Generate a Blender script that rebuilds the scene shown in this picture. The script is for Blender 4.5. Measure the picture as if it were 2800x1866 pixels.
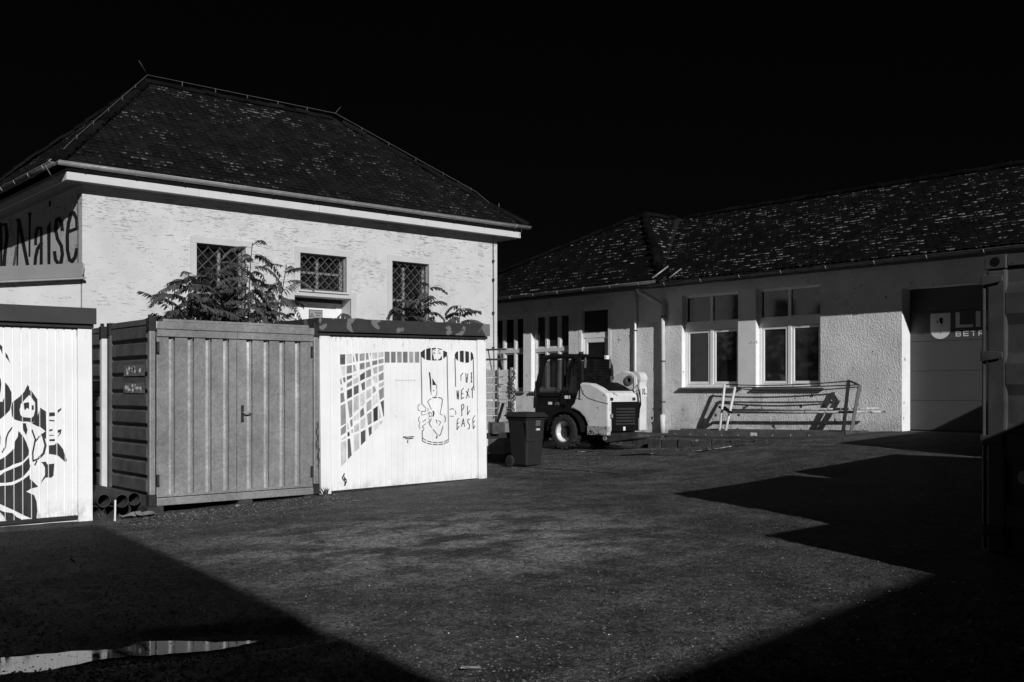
import bpy, bmesh, math, random
from mathutils import Vector, Matrix, noise as mnoise
from mathutils.geometry import tessellate_polygon
random.seed(11)
R = math.radians
for o in list(bpy.data.objects):
    bpy.data.objects.remove(o)
scene = bpy.context.scene
COL = scene.collection

# ---------------------------------------------------------------- camera, sky, sun, exposure
# World axes follow the yard: +X runs along the garage row, +Y runs away along the workshop wall.
cam_d = bpy.data.cameras.new('camera')
cam = bpy.data.objects.new('camera', cam_d); COL.objects.link(cam)
cam.location = (0, 0, 1.5)
cam.rotation_euler = (R(90), 0, R(-41.07))
cam_d.sensor_width = 36.0
cam_d.lens = 36.08
cam_d.shift_y = 0.0475
cam_d.clip_start = 0.05
cam_d.clip_end = 2000
scene.camera = cam

SUN_H = (-0.350, -0.937)          # horizontal direction towards the sun
SUN_EL = 25.2
world = bpy.data.worlds.new('World'); scene.world = world; world.use_nodes = True
nt = world.node_tree; nt.nodes.clear()
sky = nt.nodes.new('ShaderNodeTexSky'); sky.sky_type = 'NISHITA'; sky.sun_disc = False
sky.sun_elevation = R(SUN_EL); sky.sun_rotation = math.atan2(SUN_H[0], SUN_H[1])
sky.air_density = 0.6; sky.dust_density = 0.0; sky.ozone_density = 3.0
sep = nt.nodes.new('ShaderNodeSeparateColor')     # a red-filtered black and white picture: only the red of the sky counts
bg = nt.nodes.new('ShaderNodeBackground'); bg.inputs['Strength'].default_value = 0.0009
wo = nt.nodes.new('ShaderNodeOutputWorld')
nt.links.new(sky.outputs[0], sep.inputs[0]); nt.links.new(sep.outputs[0], bg.inputs['Color']); nt.links.new(bg.outputs[0], wo.inputs[0])

sun_d = bpy.data.lights.new('sun', 'SUN'); sun_d.energy = 4.0; sun_d.angle = R(0.5); sun_d.color = (1.0, 1.0, 1.0)
sun = bpy.data.objects.new('sun', sun_d); COL.objects.link(sun)
ce = math.cos(R(SUN_EL))
sun.rotation_euler = Vector((-SUN_H[0]*ce, -SUN_H[1]*ce, -math.sin(R(SUN_EL)))).to_track_quat('-Z', 'Y').to_euler()
scene.view_settings.view_transform = 'Standard'
scene.view_settings.look = 'None'
scene.view_settings.exposure = 0.0
scene.view_settings.gamma = 1.0
scene.view_settings.use_curve_mapping = False

# ---------------------------------------------------------------- materials (all grey: the photograph is black and white)
MATS = {}
class NB:
    def __init__(s, name):
        s.m = bpy.data.materials.new(name); s.m.use_nodes = True
        s.t = s.m.node_tree; s.t.nodes.clear()
        s.out = s.n('ShaderNodeOutputMaterial'); s.b = s.n('ShaderNodeBsdfPrincipled')
        s.l(s.b.outputs[0], s.out.inputs[0])
        s.pos = s.n('ShaderNodeNewGeometry').outputs['Position']
    def n(s, k): return s.t.nodes.new(k)
    def l(s, a, b): s.t.links.new(a, b)
    def put(s, sock, v):
        if isinstance(v, (int, float)): sock.default_value = v
        else: s.l(v, sock)
    def map(s, sc):
        m = s.n('ShaderNodeMapping'); s.l(s.pos, m.inputs[0]); m.inputs['Scale'].default_value = sc; return m.outputs[0]
    def noise(s, scale, detail=3, rough=.55, vec=None, dist=0.0):
        k = s.n('ShaderNodeTexNoise'); k.inputs['Scale'].default_value = scale; k.inputs['Detail'].default_value = detail
        k.inputs['Roughness'].default_value = rough; k.inputs['Distortion'].default_value = dist
        s.l(vec or s.pos, k.inputs['Vector']); return k.outputs['Fac']
    def voro(s, scale, feat='F1', out='Distance', vec=None):
        k = s.n('ShaderNodeTexVoronoi'); k.feature = feat; k.inputs['Scale'].default_value = scale
        s.l(vec or s.pos, k.inputs['Vector']); return k.outputs[out]
    def rng(s, v, a, b, c=0.0, d=1.0, smooth=False):
        k = s.n('ShaderNodeMapRange'); k.inputs[1].default_value = a; k.inputs[2].default_value = b
        k.inputs[3].default_value = c; k.inputs[4].default_value = d; k.clamp = True
        if smooth: k.interpolation_type = 'SMOOTHSTEP'
        s.l(v, k.inputs[0]); return k.outputs[0]
    def ma(s, op, a, b=0.0, c=0.0):
        k = s.n('ShaderNodeMath'); k.operation = op
        s.put(k.inputs[0], a); s.put(k.inputs[1], b); s.put(k.inputs[2], c); return k.outputs[0]
    def mix(s, f, a, b):
        k = s.n('ShaderNodeMix'); k.data_type = 'FLOAT'
        s.put(k.inputs[0], f); s.put(k.inputs[2], a); s.put(k.inputs[3], b); return k.outputs[0]
    def xyz(s):
        k = s.n('ShaderNodeSeparateXYZ'); s.l(s.pos, k.inputs[0]); return k.outputs
    def col(s, v):
        if isinstance(v, (int, float)): s.b.inputs['Base Color'].default_value = (v, v, v, 1)
        else: s.l(v, s.b.inputs['Base Color'])
    def bump(s, h, strength, dist):
        k = s.n('ShaderNodeBump'); k.inputs['Strength'].default_value = strength; k.inputs['Distance'].default_value = dist
        s.l(h, k.inputs['Height']); s.l(k.outputs[0], s.b.inputs['Normal'])
    def set(s, rough=.7, spec=.3, metal=0.0):
        s.put(s.b.inputs['Roughness'], rough); s.b.inputs['Specular IOR Level'].default_value = spec; s.b.inputs['Metallic'].default_value = metal
        return s.m

def G(name, c, rough=.75, var=.25, vs=4.0, bump=0.3, bs=60.0, bd=.004, spec=.3, metal=0.0, spots=None):
    """plain grey surface with uneven tone, fine relief and optional stains of their own shape"""
    if name in MATS: return MATS[name]
    k = NB(name)
    v = k.noise(vs, 5, .62)
    t = k.ma('MULTIPLY', k.rng(v, .3, .7, 1-var, 1+var), c)
    if spots:
        sc, lo, hi, sc_col = spots
        m = k.rng(k.noise(sc, 4, .6), lo, hi)
        t = k.mix(m, t, sc_col)
    k.col(t)
    if bump: k.bump(k.noise(bs, 4, .6), bump, bd)
    MATS[name] = k.set(rough, spec, metal); return MATS[name]

def mat_plaster_scored():
    k = NB('scored_plaster')
    z = k.xyz()[2]
    fine = k.noise(1.0, 3, .62, k.map((4.6, 4.6, 50)), .9)
    fine2 = k.noise(1.0, 3, .62, k.map((9.0, 9.0, 80)), .7)
    patch = k.noise(1.5, 4, .65)
    high = k.rng(z, 3.2, 5.2)
    thr = k.ma('ADD', k.ma('MULTIPLY', patch, .45), k.ma('MULTIPLY', high, .06))
    a = k.rng(k.ma('ADD', fine, thr), .885, .94)
    b = k.rng(k.ma('ADD', fine2, thr), .90, .96)
    pits = k.rng(k.ma('ADD', k.noise(22, 2, .5), k.ma('MULTIPLY', high, .03)), .70, .76)
    m = k.ma('MAXIMUM', k.ma('MAXIMUM', a, b), k.ma('MULTIPLY', pits, .7))
    base = k.ma('MULTIPLY', k.rng(k.noise(1.6, 6, .65), .3, .7, .9, 1.08), .57)
    k.col(k.mix(k.ma('MULTIPLY', m, .72), base, .15))
    h = k.ma('SUBTRACT', k.ma('MULTIPLY', k.noise(70, 4, .6), .5), k.ma('MULTIPLY', m, .9))
    k.bump(h, .55, .012)
    return k.set(.9, .15)
def mat_plaster_rough():
    k = NB('rough_cast_plaster')
    h = k.ma('ADD', k.noise(30, 5, .62, k.map((1, 1, .7)), .5), k.ma('MULTIPLY', k.noise(85, 3, .65), .3))
    z = k.xyz()[2]; low = k.rng(z, 2.0, .7)
    stain = k.rng(k.ma('ADD', k.noise(2.2, 6, .7), k.ma('MULTIPLY', low, .10)), .57, .68)
    splash = k.ma('MULTIPLY', k.rng(z, .85, .5), k.rng(k.noise(4.5, 4, .6), .4, .6))
    base = k.ma('MULTIPLY', k.rng(k.noise(1.3, 5, .6), .38, .62, .88, 1.06), .82)
    hole = k.rng(k.ma('ADD', k.noise(7, 3, .55), k.ma('MULTIPLY', low, .05)), .715, .735)
    k.col(k.mix(hole, k.mix(k.ma('MULTIPLY', splash, .5), k.mix(k.ma('MULTIPLY', stain, .45), base, .40), .2), .05))
    k.bump(h, 1.0, .03)
    return k.set(.92, .12)
def mat_asphalt():
    k = NB('worn_asphalt')
    x, y, z = k.xyz()
    big = k.noise(.42, 4, .6)
    mid = k.noise(2.2, 6, .7)
    streak = k.noise(1.0, 5, .65, k.map((.22, 1.2, 1)))    # tracks along the yard
    g1 = k.noise(13, 5, .75); g2 = k.noise(34, 4, .8); g3 = k.noise(75, 2, .7)
    stones = k.voro(46); pick = k.voro(46, 'F1', 'Color'); ps = k.n('ShaderNodeSeparateColor'); k.l(pick, ps.inputs[0])
    tone = k.ma('MULTIPLY', k.rng(big, .38, .62, .85, 1.25), .057)
    tone = k.ma('MULTIPLY', tone, k.rng(mid, .38, .62, .6, 1.45))
    tone = k.ma('MULTIPLY', tone, k.rng(streak, .38, .62, .84, 1.18))
    # pale dust lying in front of the garage row
    dx = k.ma('MULTIPLY', k.ma('SUBTRACT', x, 6.0), .50); dy = k.ma('MULTIPLY', k.ma('SUBTRACT', y, 7.9), .50)
    rr = k.ma('ADD', k.ma('MULTIPLY', dx, dx), k.ma('MULTIPLY', dy, dy))
    dust = k.ma('MULTIPLY', k.rng(rr, 1.9, .3, 0, 1), k.rng(k.noise(1.0, 6, .72, k.map((1.2, 1.5, 1))), .45, .57))
    tone = k.mix(k.ma('MULTIPLY', dust, .85), tone, .26)
    tone = k.ma('MULTIPLY', tone, k.rng(g1, .36, .64, .5, 1.5))
    tone = k.ma('MULTIPLY', tone, k.rng(g2, .36, .64, .35, 1.65))
    chip = k.ma('MULTIPLY', k.rng(stones, .30, .18), k.rng(ps.outputs[0], .86, .95))
    tone = k.mix(k.ma('MULTIPLY', chip, k.rng(mid, .42, .62, .15, .8)), tone, .2)
    k.col(tone)
    h = k.ma('ADD', k.ma('ADD', k.ma('MULTIPLY', g1, .8), k.ma('MULTIPLY', g2, .7)), k.ma('MULTIPLY', chip, .25))
    k.bump(h, .9, .03)
    return k.set(k.rng(mid, .35, .65, .68, .92), .2)
def mat_tile(name, c, lich, thr):
    k = NB(name)
    g = k.n('ShaderNodeNewGeometry'); r = g.outputs['Random Per Island']
    oi = k.n('ShaderNodeObjectInfo').outputs['Random']
    rr = k.ma('FRACT', k.ma('ADD', r, k.ma('MULTIPLY', oi, 7.31)))
    at = k.n('ShaderNodeAttribute'); at.attribute_name = 'tail'; tl = at.outputs['Fac']
    t = k.ma('MULTIPLY', k.rng(rr, 0, 1, .5, 1.5), c)
    t = k.ma('MULTIPLY', t, k.rng(k.noise(1.1, 4, .6), .3, .7, .7, 1.35))
    # lichen settles on the tails of some tiles
    lc = k.rng(k.ma('ADD', k.noise(16, 3, .65), k.ma('MULTIPLY', k.noise(.7, 3, .65), .55)), thr+.10, thr+.16)
    lc = k.ma('MULTIPLY', lc, k.rng(tl, .80, .93)); lc = k.ma('MULTIPLY', lc, k.rng(rr, .5, .75))
    edge = k.ma('MULTIPLY', k.rng(tl, .86, .97), .75)  # paler tail edges: highlight along each course, put into the colour
    t = k.mix(lc, k.mix(edge, t, c*3), lich)
    k.col(t); k.bump(k.noise(60, 4, .6), .5, .006)
    return k.set(.9, .06)
def mat_galv():
    k = NB('galvanised_sheet')
    sp = k.voro(38, 'F1', 'Color'); s2 = k.n('ShaderNodeSeparateColor'); k.l(sp, s2.inputs[0])
    t = k.ma('MULTIPLY', k.rng(s2.outputs[0], 0, 1, .86, 1.14), .35)
    t = k.ma('MULTIPLY', t, k.rng(k.noise(1.4, 5, .65), .3, .7, .74, 1.22))
    run = k.rng(k.noise(1.0, 4, .6, k.map((9, 9, .7))), .58, .75)
    t = k.mix(k.ma('MULTIPLY', run, .35), t, .17)
    k.col(t)
    k.bump(k.ma('ADD', k.noise(2.6, 3, .5), k.ma('MULTIPLY', k.noise(40, 3, .6), .06)), .25, .03)
    return k.set(.42, .5, .45)
def mat_white_sheet():
    k = NB('white_painted_sheet')
    z = k.xyz()[2]
    v = k.noise(2.0, 5, .6)
    t = k.ma('MULTIPLY', k.rng(v, .3, .7, .93, 1.05), .82)
    g = k.ma('MULTIPLY', k.rng(z, .24, .04, 0, 1), k.rng(k.noise(1.0, 5, .7, k.map((11, 11, 6))), .45, .65))
    fl = k.rng(k.noise(13, 3, .6), .74, .78)
    t = k.mix(k.ma('MULTIPLY', g, .6), t, .2)
    t = k.mix(k.ma('MULTIPLY', fl, .8), t, .1)
    # rust bleeding from the top edge and from the lower rail
    top = k.ma('MULTIPLY', k.rng(z, 2.06, 2.26), k.rng(k.noise(1.0, 4, .65, k.map((26, 26, 5))), .60, .68))
    run = k.ma('MULTIPLY', k.rng(z, 1.2, .1), k.rng(k.noise(1.0, 4, .6, k.map((20, 20, .8))), .60, .72))
    t = k.mix(k.ma('MULTIPLY', top, .8), t, .12); t = k.mix(k.ma('MULTIPLY', run, .28), t, .3)
    k.col(t); k.bump(k.noise(3, 3, .5), .1, .02)
    return k.set(.55, .35)
def mat_fascia_patched():
    k = NB('dark_fascia_with_bare_patches')
    v = k.noise(2.2, 3, .55, k.map((1, 1, 1.4)), .6)
    m = k.rng(v, .565, .575)
    t = k.mix(m, k.ma('MULTIPLY', k.rng(k.noise(6, 4, .6), .3, .7, .85, 1.15), .035), .15)
    k.col(t); return k.set(.6, .3)
def mat_glass(name, c=.012, rough=.04):
    k = NB(name); k.col(k.ma('MULTIPLY', k.rng(k.noise(1.5, 4, .6), .3, .7, .6, 1.4), c))
    k.bump(k.noise(2.0, 2, .5), .05, .02)
    return k.set(rough, .5)
def mat_clear(name, tint, mixf):
    k = NB(name)
    tr = k.n('ShaderNodeBsdfTransparent'); tr.inputs[0].default_value = (tint, tint, tint, 1)
    mx = k.n('ShaderNodeMixShader'); mx.inputs[0].default_value = mixf
    k.col(.02); k.set(.05, .5)
    k.l(tr.outputs[0], mx.inputs[1]); k.l(k.b.outputs[0], mx.inputs[2]); k.l(mx.outputs[0], k.out.inputs[0])
    return k.m
def mat_water():
    k = NB('still_water'); k.col(.012)
    k.bump(k.noise(9, 3, .6), .05, .004)
    film = k.noise(3.0, 5, .7)
    return k.set(k.rng(film, .48, .62, .02, .10), .4)
def mat_leaf():
    k = NB('leaf')
    k.col(k.ma('MULTIPLY', k.rng(k.noise(9, 3, .6), .3, .7, .7, 1.35), .055))
    return k.set(.5, .35)
def mat_plank():
    k = NB('flaking_white_planks')
    v = k.noise(1.0, 5, .65, k.map((7, 3.5, 22)))
    t = k.mix(k.rng(k.noise(10, 4, .65), .6, .64), k.ma('MULTIPLY', k.rng(v, .3, .7, .85, 1.1), .72), .06)
    k.col(t); k.bump(v, .4, .01); return k.set(.85, .2)
def mat_paint(c):
    k = NB('wall_paint_%03d' % int(c*1000))
    v = k.noise(12, 4, .65, k.map((1, 1, .5)))
    k.col(k.ma('MULTIPLY', k.rng(v, .3, .7, .72, 1.3), c)); return k.set(.7, .2)

scored = mat_plaster_scored(); roughcast = mat_plaster_rough(); asphalt = mat_asphalt()
tile_a = mat_tile('roof_tile_clay', .0065, .20, .75); tile_b = mat_tile('roof_tile_mossy', .004, .30, .705)
galv = mat_galv(); wsheet = mat_white_sheet(); fascia_patched = mat_fascia_patched()
glass_dark = mat_glass('dark_window_glass'); glass_room = mat_glass('room_window_glass', .014, .06); water = mat_water(); leafm = mat_leaf(); plankm = mat_plank()
cab_glass = mat_clear('cab_glass', .5, .35)
zinc = G('zinc_gutter', .33, .5, .25, 5, .2, 40, .004, .4, .3)
zinc_dk = G('weathered_dark_gutter', .10, .6, .3, 5, .2, 40)
trimw = G('smooth_trim_plaster', .50, .85, .08, 2, .2, 90, .003)
fasc_w = G('painted_eaves_board', .56, .7, .06, 3)
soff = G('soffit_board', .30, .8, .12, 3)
white = G('white_window_frame', .83, .45, .04, 4, 0)
iron_w = G('faded_sash_paint', .2, .7, .3, 14)
white_old = G('old_white_window_paint', .66, .6, .2, 14, .3, 50)
reveal_w = G('smooth_white_render', .74, .85, .07, 3, .3, 50, .004, spots=(6, .66, .70, .3))
dark_metal = G('dark_steel', .028, .5, .3, 6, .2, 50)
black = G('black_plastic', .006, .6, .3, 8, .1, spec=.12)
rubber = G('tyre_rubber', .022, .9, .4, 10, .4, 60)
rust = G('rusty_steel', .06, .85, .5, 12, .5, 50)
gate_m = G('dark_gate_sheet', .072, .5, .06, 3, .1, 90, .002)
cream = G('pale_machine_paint', .62, .4, .12, 5, .05, spots=(6, .635, .69, .16))
binm = G('grey_bin_plastic', .020, .55, .12, 6, .2, 80)
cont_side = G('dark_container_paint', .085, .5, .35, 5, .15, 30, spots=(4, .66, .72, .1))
cont_blk = G('black_corner_casting', .022, .7, .3, 8)
ship_m = G('dark_red_container_paint', .055, .45, .3, 4, .15, 20, spots=(9, .68, .73, .03))
conc = G('weathered_concrete', .16, .9, .3, 5, .5, 40, .008)
stone_m = G('kerb_stone', .06, .9, .5, 7, .6, 30, .012, spots=(4, .60, .66, .3))
dirt = G('damp_plinth', .11, .9, .3, 5, .5, 40)
pvc = G('dark_pipe', .05, .5, .3, 5, .1)
def mat_grit(name, lo, hi):
    k = NB(name); g = k.n('ShaderNodeNewGeometry')
    k.col(k.ma('MULTIPLY_ADD', k.ma('POWER', g.outputs['Random Per Island'], 2.5), hi-lo, lo)); return k.set(.85, .2)
peb = mat_grit('grit', .015, .17); peb2 = mat_grit('gravel', .03, .3)
peb_w = G('white_pebble', .75, .8, .15, 30, 0)
stemm = G('bark', .05, .85, .3, 12, .3)
label_w = G('white_label', .75, .5, .05, 4, 0)
sign_g = G('grey_enamel_sign', .27, .5, .1, 6, 0)
brown = G('wall_paint_of_far_house', .3, .85, .1, 1)
interior = G('interior_wall', .22, .9, .1, 1, 0)
room_dark = G('dim_interior', .07, .9, .2, 1, 0)
dryleaf = G('dry_leaf', .22, .8, .3, 30, 0)
palem = G('pale_post', .6, .6, .1, 4)

# ---------------------------------------------------------------- mesh helpers
ORG = {}
class MB:
    def __init__(s): s.v = []; s.f = []
    def add(s, vs, fs):
        b = len(s.v); s.v += [tuple(p) for p in vs]; s.f += [tuple(b+i for i in q) for q in fs]; return s
    def box(s, x0, x1, y0, y1, z0, z1):
        return s.add([(x0,y0,z0),(x1,y0,z0),(x1,y1,z0),(x0,y1,z0),(x0,y0,z1),(x1,y0,z1),(x1,y1,z1),(x0,y1,z1)],
                     [(0,3,2,1),(4,5,6,7),(0,1,5,4),(1,2,6,5),(2,3,7,6),(3,0,4,7)])
    def hexa(s, b, t):           # bottom 4 pts, top 4 pts
        return s.add(list(b)+list(t), [(0,3,2,1),(4,5,6,7),(0,1,5,4),(1,2,6,5),(2,3,7,6),(3,0,4,7)])
    def poly(s, pts): return s.add(pts, [tuple(range(len(pts)))])
    def prism(s, pts, P, d0, d1):   # P(a,b,d)
        n = len(pts)
        vs = [P(a, b, d0) for a, b in pts]+[P(a, b, d1) for a, b in pts]
        fs = [tuple(range(n-1, -1, -1)), tuple(range(n, 2*n))]+[(i, (i+1) % n, n+(i+1) % n, n+i) for i in range(n)]
        return s.add(vs, fs)
    def tube(s, pts, r, n=8, caps=True, phase=0.0):
        pts = [Vector(p) for p in pts]; m = len(pts)
        rs = r if isinstance(r, (list, tuple)) else [r]*m
        vs = []; prev = None
        for i, p in enumerate(pts):
            d = (pts[min(i+1, m-1)]-pts[max(i-1, 0)])
            d = d.normalized() if d.length > 1e-9 else Vector((0, 0, 1))
            if prev is None:
                a = d.orthogonal().normalized()
            else:
                a = (prev - d*prev.dot(d)); a = a.normalized() if a.length > 1e-6 else d.orthogonal().normalized()
            prev = a; b = d.cross(a)
            for k in range(n):
                t = 2*math.pi*k/n+phase
                vs.append(p+(a*math.cos(t)+b*math.sin(t))*rs[i])
        fs = [(i*n+k, i*n+(k+1) % n, (i+1)*n+(k+1) % n, (i+1)*n+k) for i in range(m-1) for k in range(n)]
        if caps: fs += [tuple(range(n-1, -1, -1)), tuple(range((m-1)*n, m*n))]
        return s.add(vs, fs)
    def bar(s, p, q, w, h=None): return s.tube([p, q], w*.7071, 4, True, math.pi/4)
    def lathe(s, prof, c, axis='y', n=24):   # prof: (radius, offset along axis)
        vs = []
        for r, o in prof:
            for k in range(n):
                t = 2*math.pi*k/n; a, b = r*math.cos(t), r*math.sin(t)
                vs.append((c[0]+a, c[1]+o, c[2]+b) if axis == 'y' else ((c[0]+o, c[1]+a, c[2]+b) if axis == 'x' else (c[0]+a, c[1]+b, c[2]+o)))
        m = len(prof)
        return s.add(vs, [(i*n+k, i*n+(k+1) % n, (i+1)*n+(k+1) % n, (i+1)*n+k) for i in range(m-1) for k in range(n)])
    def build(s, name, mat, parent=None, smooth=False, bevel=0.0, recalc=True, kind=None):
        o = mk(name, s.mesh(name, mat, parent, smooth, recalc), parent)
        if bevel:
            b = o.modifiers.new('bevel', 'BEVEL'); b.width = bevel; b.segments = 2; b.limit_method = 'ANGLE'; b.angle_limit = R(40)
        if kind: o['kind'] = kind
        return o
    def mesh(s, name, mat, parent=None, smooth=False, recalc=True):
        og = ORG.get(parent.name, (0, 0, 0)) if parent else (0, 0, 0)
        me = bpy.data.meshes.new(name)
        me.from_pydata([(a-og[0], b-og[1], c-og[2]) for a, b, c in s.v], [], s.f)
        if recalc:
            bm = bmesh.new(); bm.from_mesh(me); bmesh.ops.recalc_face_normals(bm, faces=bm.faces); bm.to_mesh(me); bm.free()
        if smooth:
            for p in me.polygons: p.use_smooth = True
        for m in (mat if isinstance(mat, list) else [mat]): me.materials.append(m)
        me.update(); return me
def mk(name, data, parent=None):
    o = bpy.data.objects.new(name, data); COL.objects.link(o)
    if parent:
        o.parent = parent; ORG[o.name] = ORG.get(parent.name, (0, 0, 0))
    return o
def tag(o, label, cat, group=None, kind=None):
    if label: o['label'] = label
    if cat: o['category'] = cat
    if group: o['group'] = group
    if kind: o['kind'] = kind
    return o
def thing(name, label, cat, loc, rot=None, group=None):
    """an Empty at the base of a thing; parts are modelled in yard coordinates unless rot is given (then in local ones)"""
    o = bpy.data.objects.new(name, None); o.empty_display_size = .2; COL.objects.link(o)
    o.location = loc
    if rot is not None: o.rotation_euler = rot; ORG[o.name] = (0, 0, 0)
    else: ORG[o.name] = tuple(loc)
    return tag(o, label, cat, group)
def copy_tree(o, parent=None):
    c = o.copy(); COL.objects.link(c); ORG[c.name] = ORG.get(o.name, (0, 0, 0))
    if parent: c.parent = parent
    for ch in list(o.children): copy_tree(ch, c)
    return c
def solo(o, label, cat, group=None):      # a thing that is one mesh: move its origin to its base
    me = o.data; xs = [v.co for v in me.vertices]
    c = Vector(((min(v.x for v in xs)+max(v.x for v in xs))/2, (min(v.y for v in xs)+max(v.y for v in xs))/2, min(v.z for v in xs)))
    me.transform(Matrix.Translation(-c)); o.location = c
    return tag(o, label, cat, group)
def wall_holes(mb, a0, a1, z0, z1, holes, P, back=None):
    A = sorted({a0, a1, *[h[0] for h in holes], *[h[1] for h in holes]}); Z = sorted({z0, z1, *[h[2] for h in holes], *[h[3] for h in holes]})
    for i in range(len(A)-1):
        for j in range(len(Z)-1):
            ca, cz = (A[i]+A[i+1])/2, (Z[j]+Z[j+1])/2
            if any(h[0] < ca < h[1] and h[2] < cz < h[3] for h in holes): continue
            mb.poly([P(A[i], Z[j], 0), P(A[i+1], Z[j], 0), P(A[i+1], Z[j+1], 0), P(A[i], Z[j+1], 0)])
def reveals(mb, h, P, d, sill=True):
    a, b, c, e = h
    mb.poly([P(a, c, 0), P(a, e, 0), P(a, e, d), P(a, c, d)]); mb.poly([P(b, c, 0), P(b, e, 0), P(b, e, d), P(b, c, d)])
    mb.poly([P(a, e, 0), P(b, e, 0), P(b, e, d), P(a, e, d)])
    if sill: mb.poly([P(a, c, 0), P(b, c, 0), P(b, c, d), P(a, c, d)])
def frame_ring(mb, a0, a1, z0, z1, w, P, d0, d1):
    for q in ((a0, a1, z0, z0+w), (a0, a1, z1-w, z1), (a0, a0+w, z0+w, z1-w), (a1-w, a1, z0+w, z1-w)):
        pbox(mb, *q, P, d0, d1)
def pbox(mb, a0, a1, z0, z1, P, d0, d1):
    mb.hexa([P(a0, z0, d0), P(a1, z0, d0), P(a1, z0, d1), P(a0, z0, d1)], [P(a0, z1, d0), P(a1, z1, d0), P(a1, z1, d1), P(a0, z1, d1)])
def text_into(mb, s, P, size, ox, oz, d, sx=1.0, bold=0.0, mirror=False):
    cu = bpy.data.curves.new('t', 'FONT'); cu.body = s; cu.size = size; cu.offset = bold; cu.resolution_u = 3
    ob = bpy.data.objects.new('t', cu); COL.objects.link(ob)
    dg = bpy.context.evaluated_depsgraph_get(); me = bpy.data.meshes.new_from_object(ob.evaluated_get(dg))
    mb.add([P(ox+v.co.x*sx*(-1 if mirror else 1), oz+v.co.y, d) for v in me.vertices], [tuple(p.vertices) for p in me.polygons])
    bpy.data.objects.remove(ob); bpy.data.curves.remove(cu); bpy.data.meshes.remove(me)
def clip_strip(tri, lo, hi):
    def cut(p, k, keep):
        out = []
        for i in range(len(p)):
            a, b = p[i], p[(i+1) % len(p)]
            ia, ib = keep(a), keep(b)
            if ia: out.append(a)
            if ia != ib:
                t = (k-a[0])/(b[0]-a[0]); out.append((k, a[1]+t*(b[1]-a[1])))
        return out
    p = cut(tri, lo, lambda q: q[0] >= lo)
    if len(p) > 2: p = cut(p, hi, lambda q: q[0] <= hi)
    return p if len(p) > 2 else []
def paint_art(data, strips, P, d, parent, name, deep=None):
    """flat paint, one piece per painted shape, cut at the grooves between the slats; later shapes lie a hair above.
    deep: (strips, depth) of grooves that were painted too"""
    for n_, (loops, sh) in enumerate(data):
        tris = tessellate_polygon([[Vector((a, b, 0)) for a, b in lp] for lp in loops])
        flat = [q for lp in loops for q in lp]
        mb = MB()
        dd = d-(n_ % 40)*.00004
        for t in tris:
            tri = [flat[i] for i in t]
            if not strips:
                mb.poly([P(a, b, dd) for a, b in tri]); continue
            lo = min(q[0] for q in tri); hi = max(q[0] for q in tri)
            for S_, e in ((strips, dd),)+(((deep[0], deep[1]-(n_ % 40)*.00003),) if deep else ()):
                for s0, s1 in S_:
                    if s1 < lo or s0 > hi: continue
                    c = clip_strip(tri, s0, s1)
                    if c: mb.poly([P(a, b, e) for a, b in c])
        if mb.f: mb.build(name, MATS.setdefault(('p', sh), None) or MATS.__setitem__(('p', sh), mat_paint(sh)) or MATS[('p', sh)], parent, recalc=False)

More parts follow.
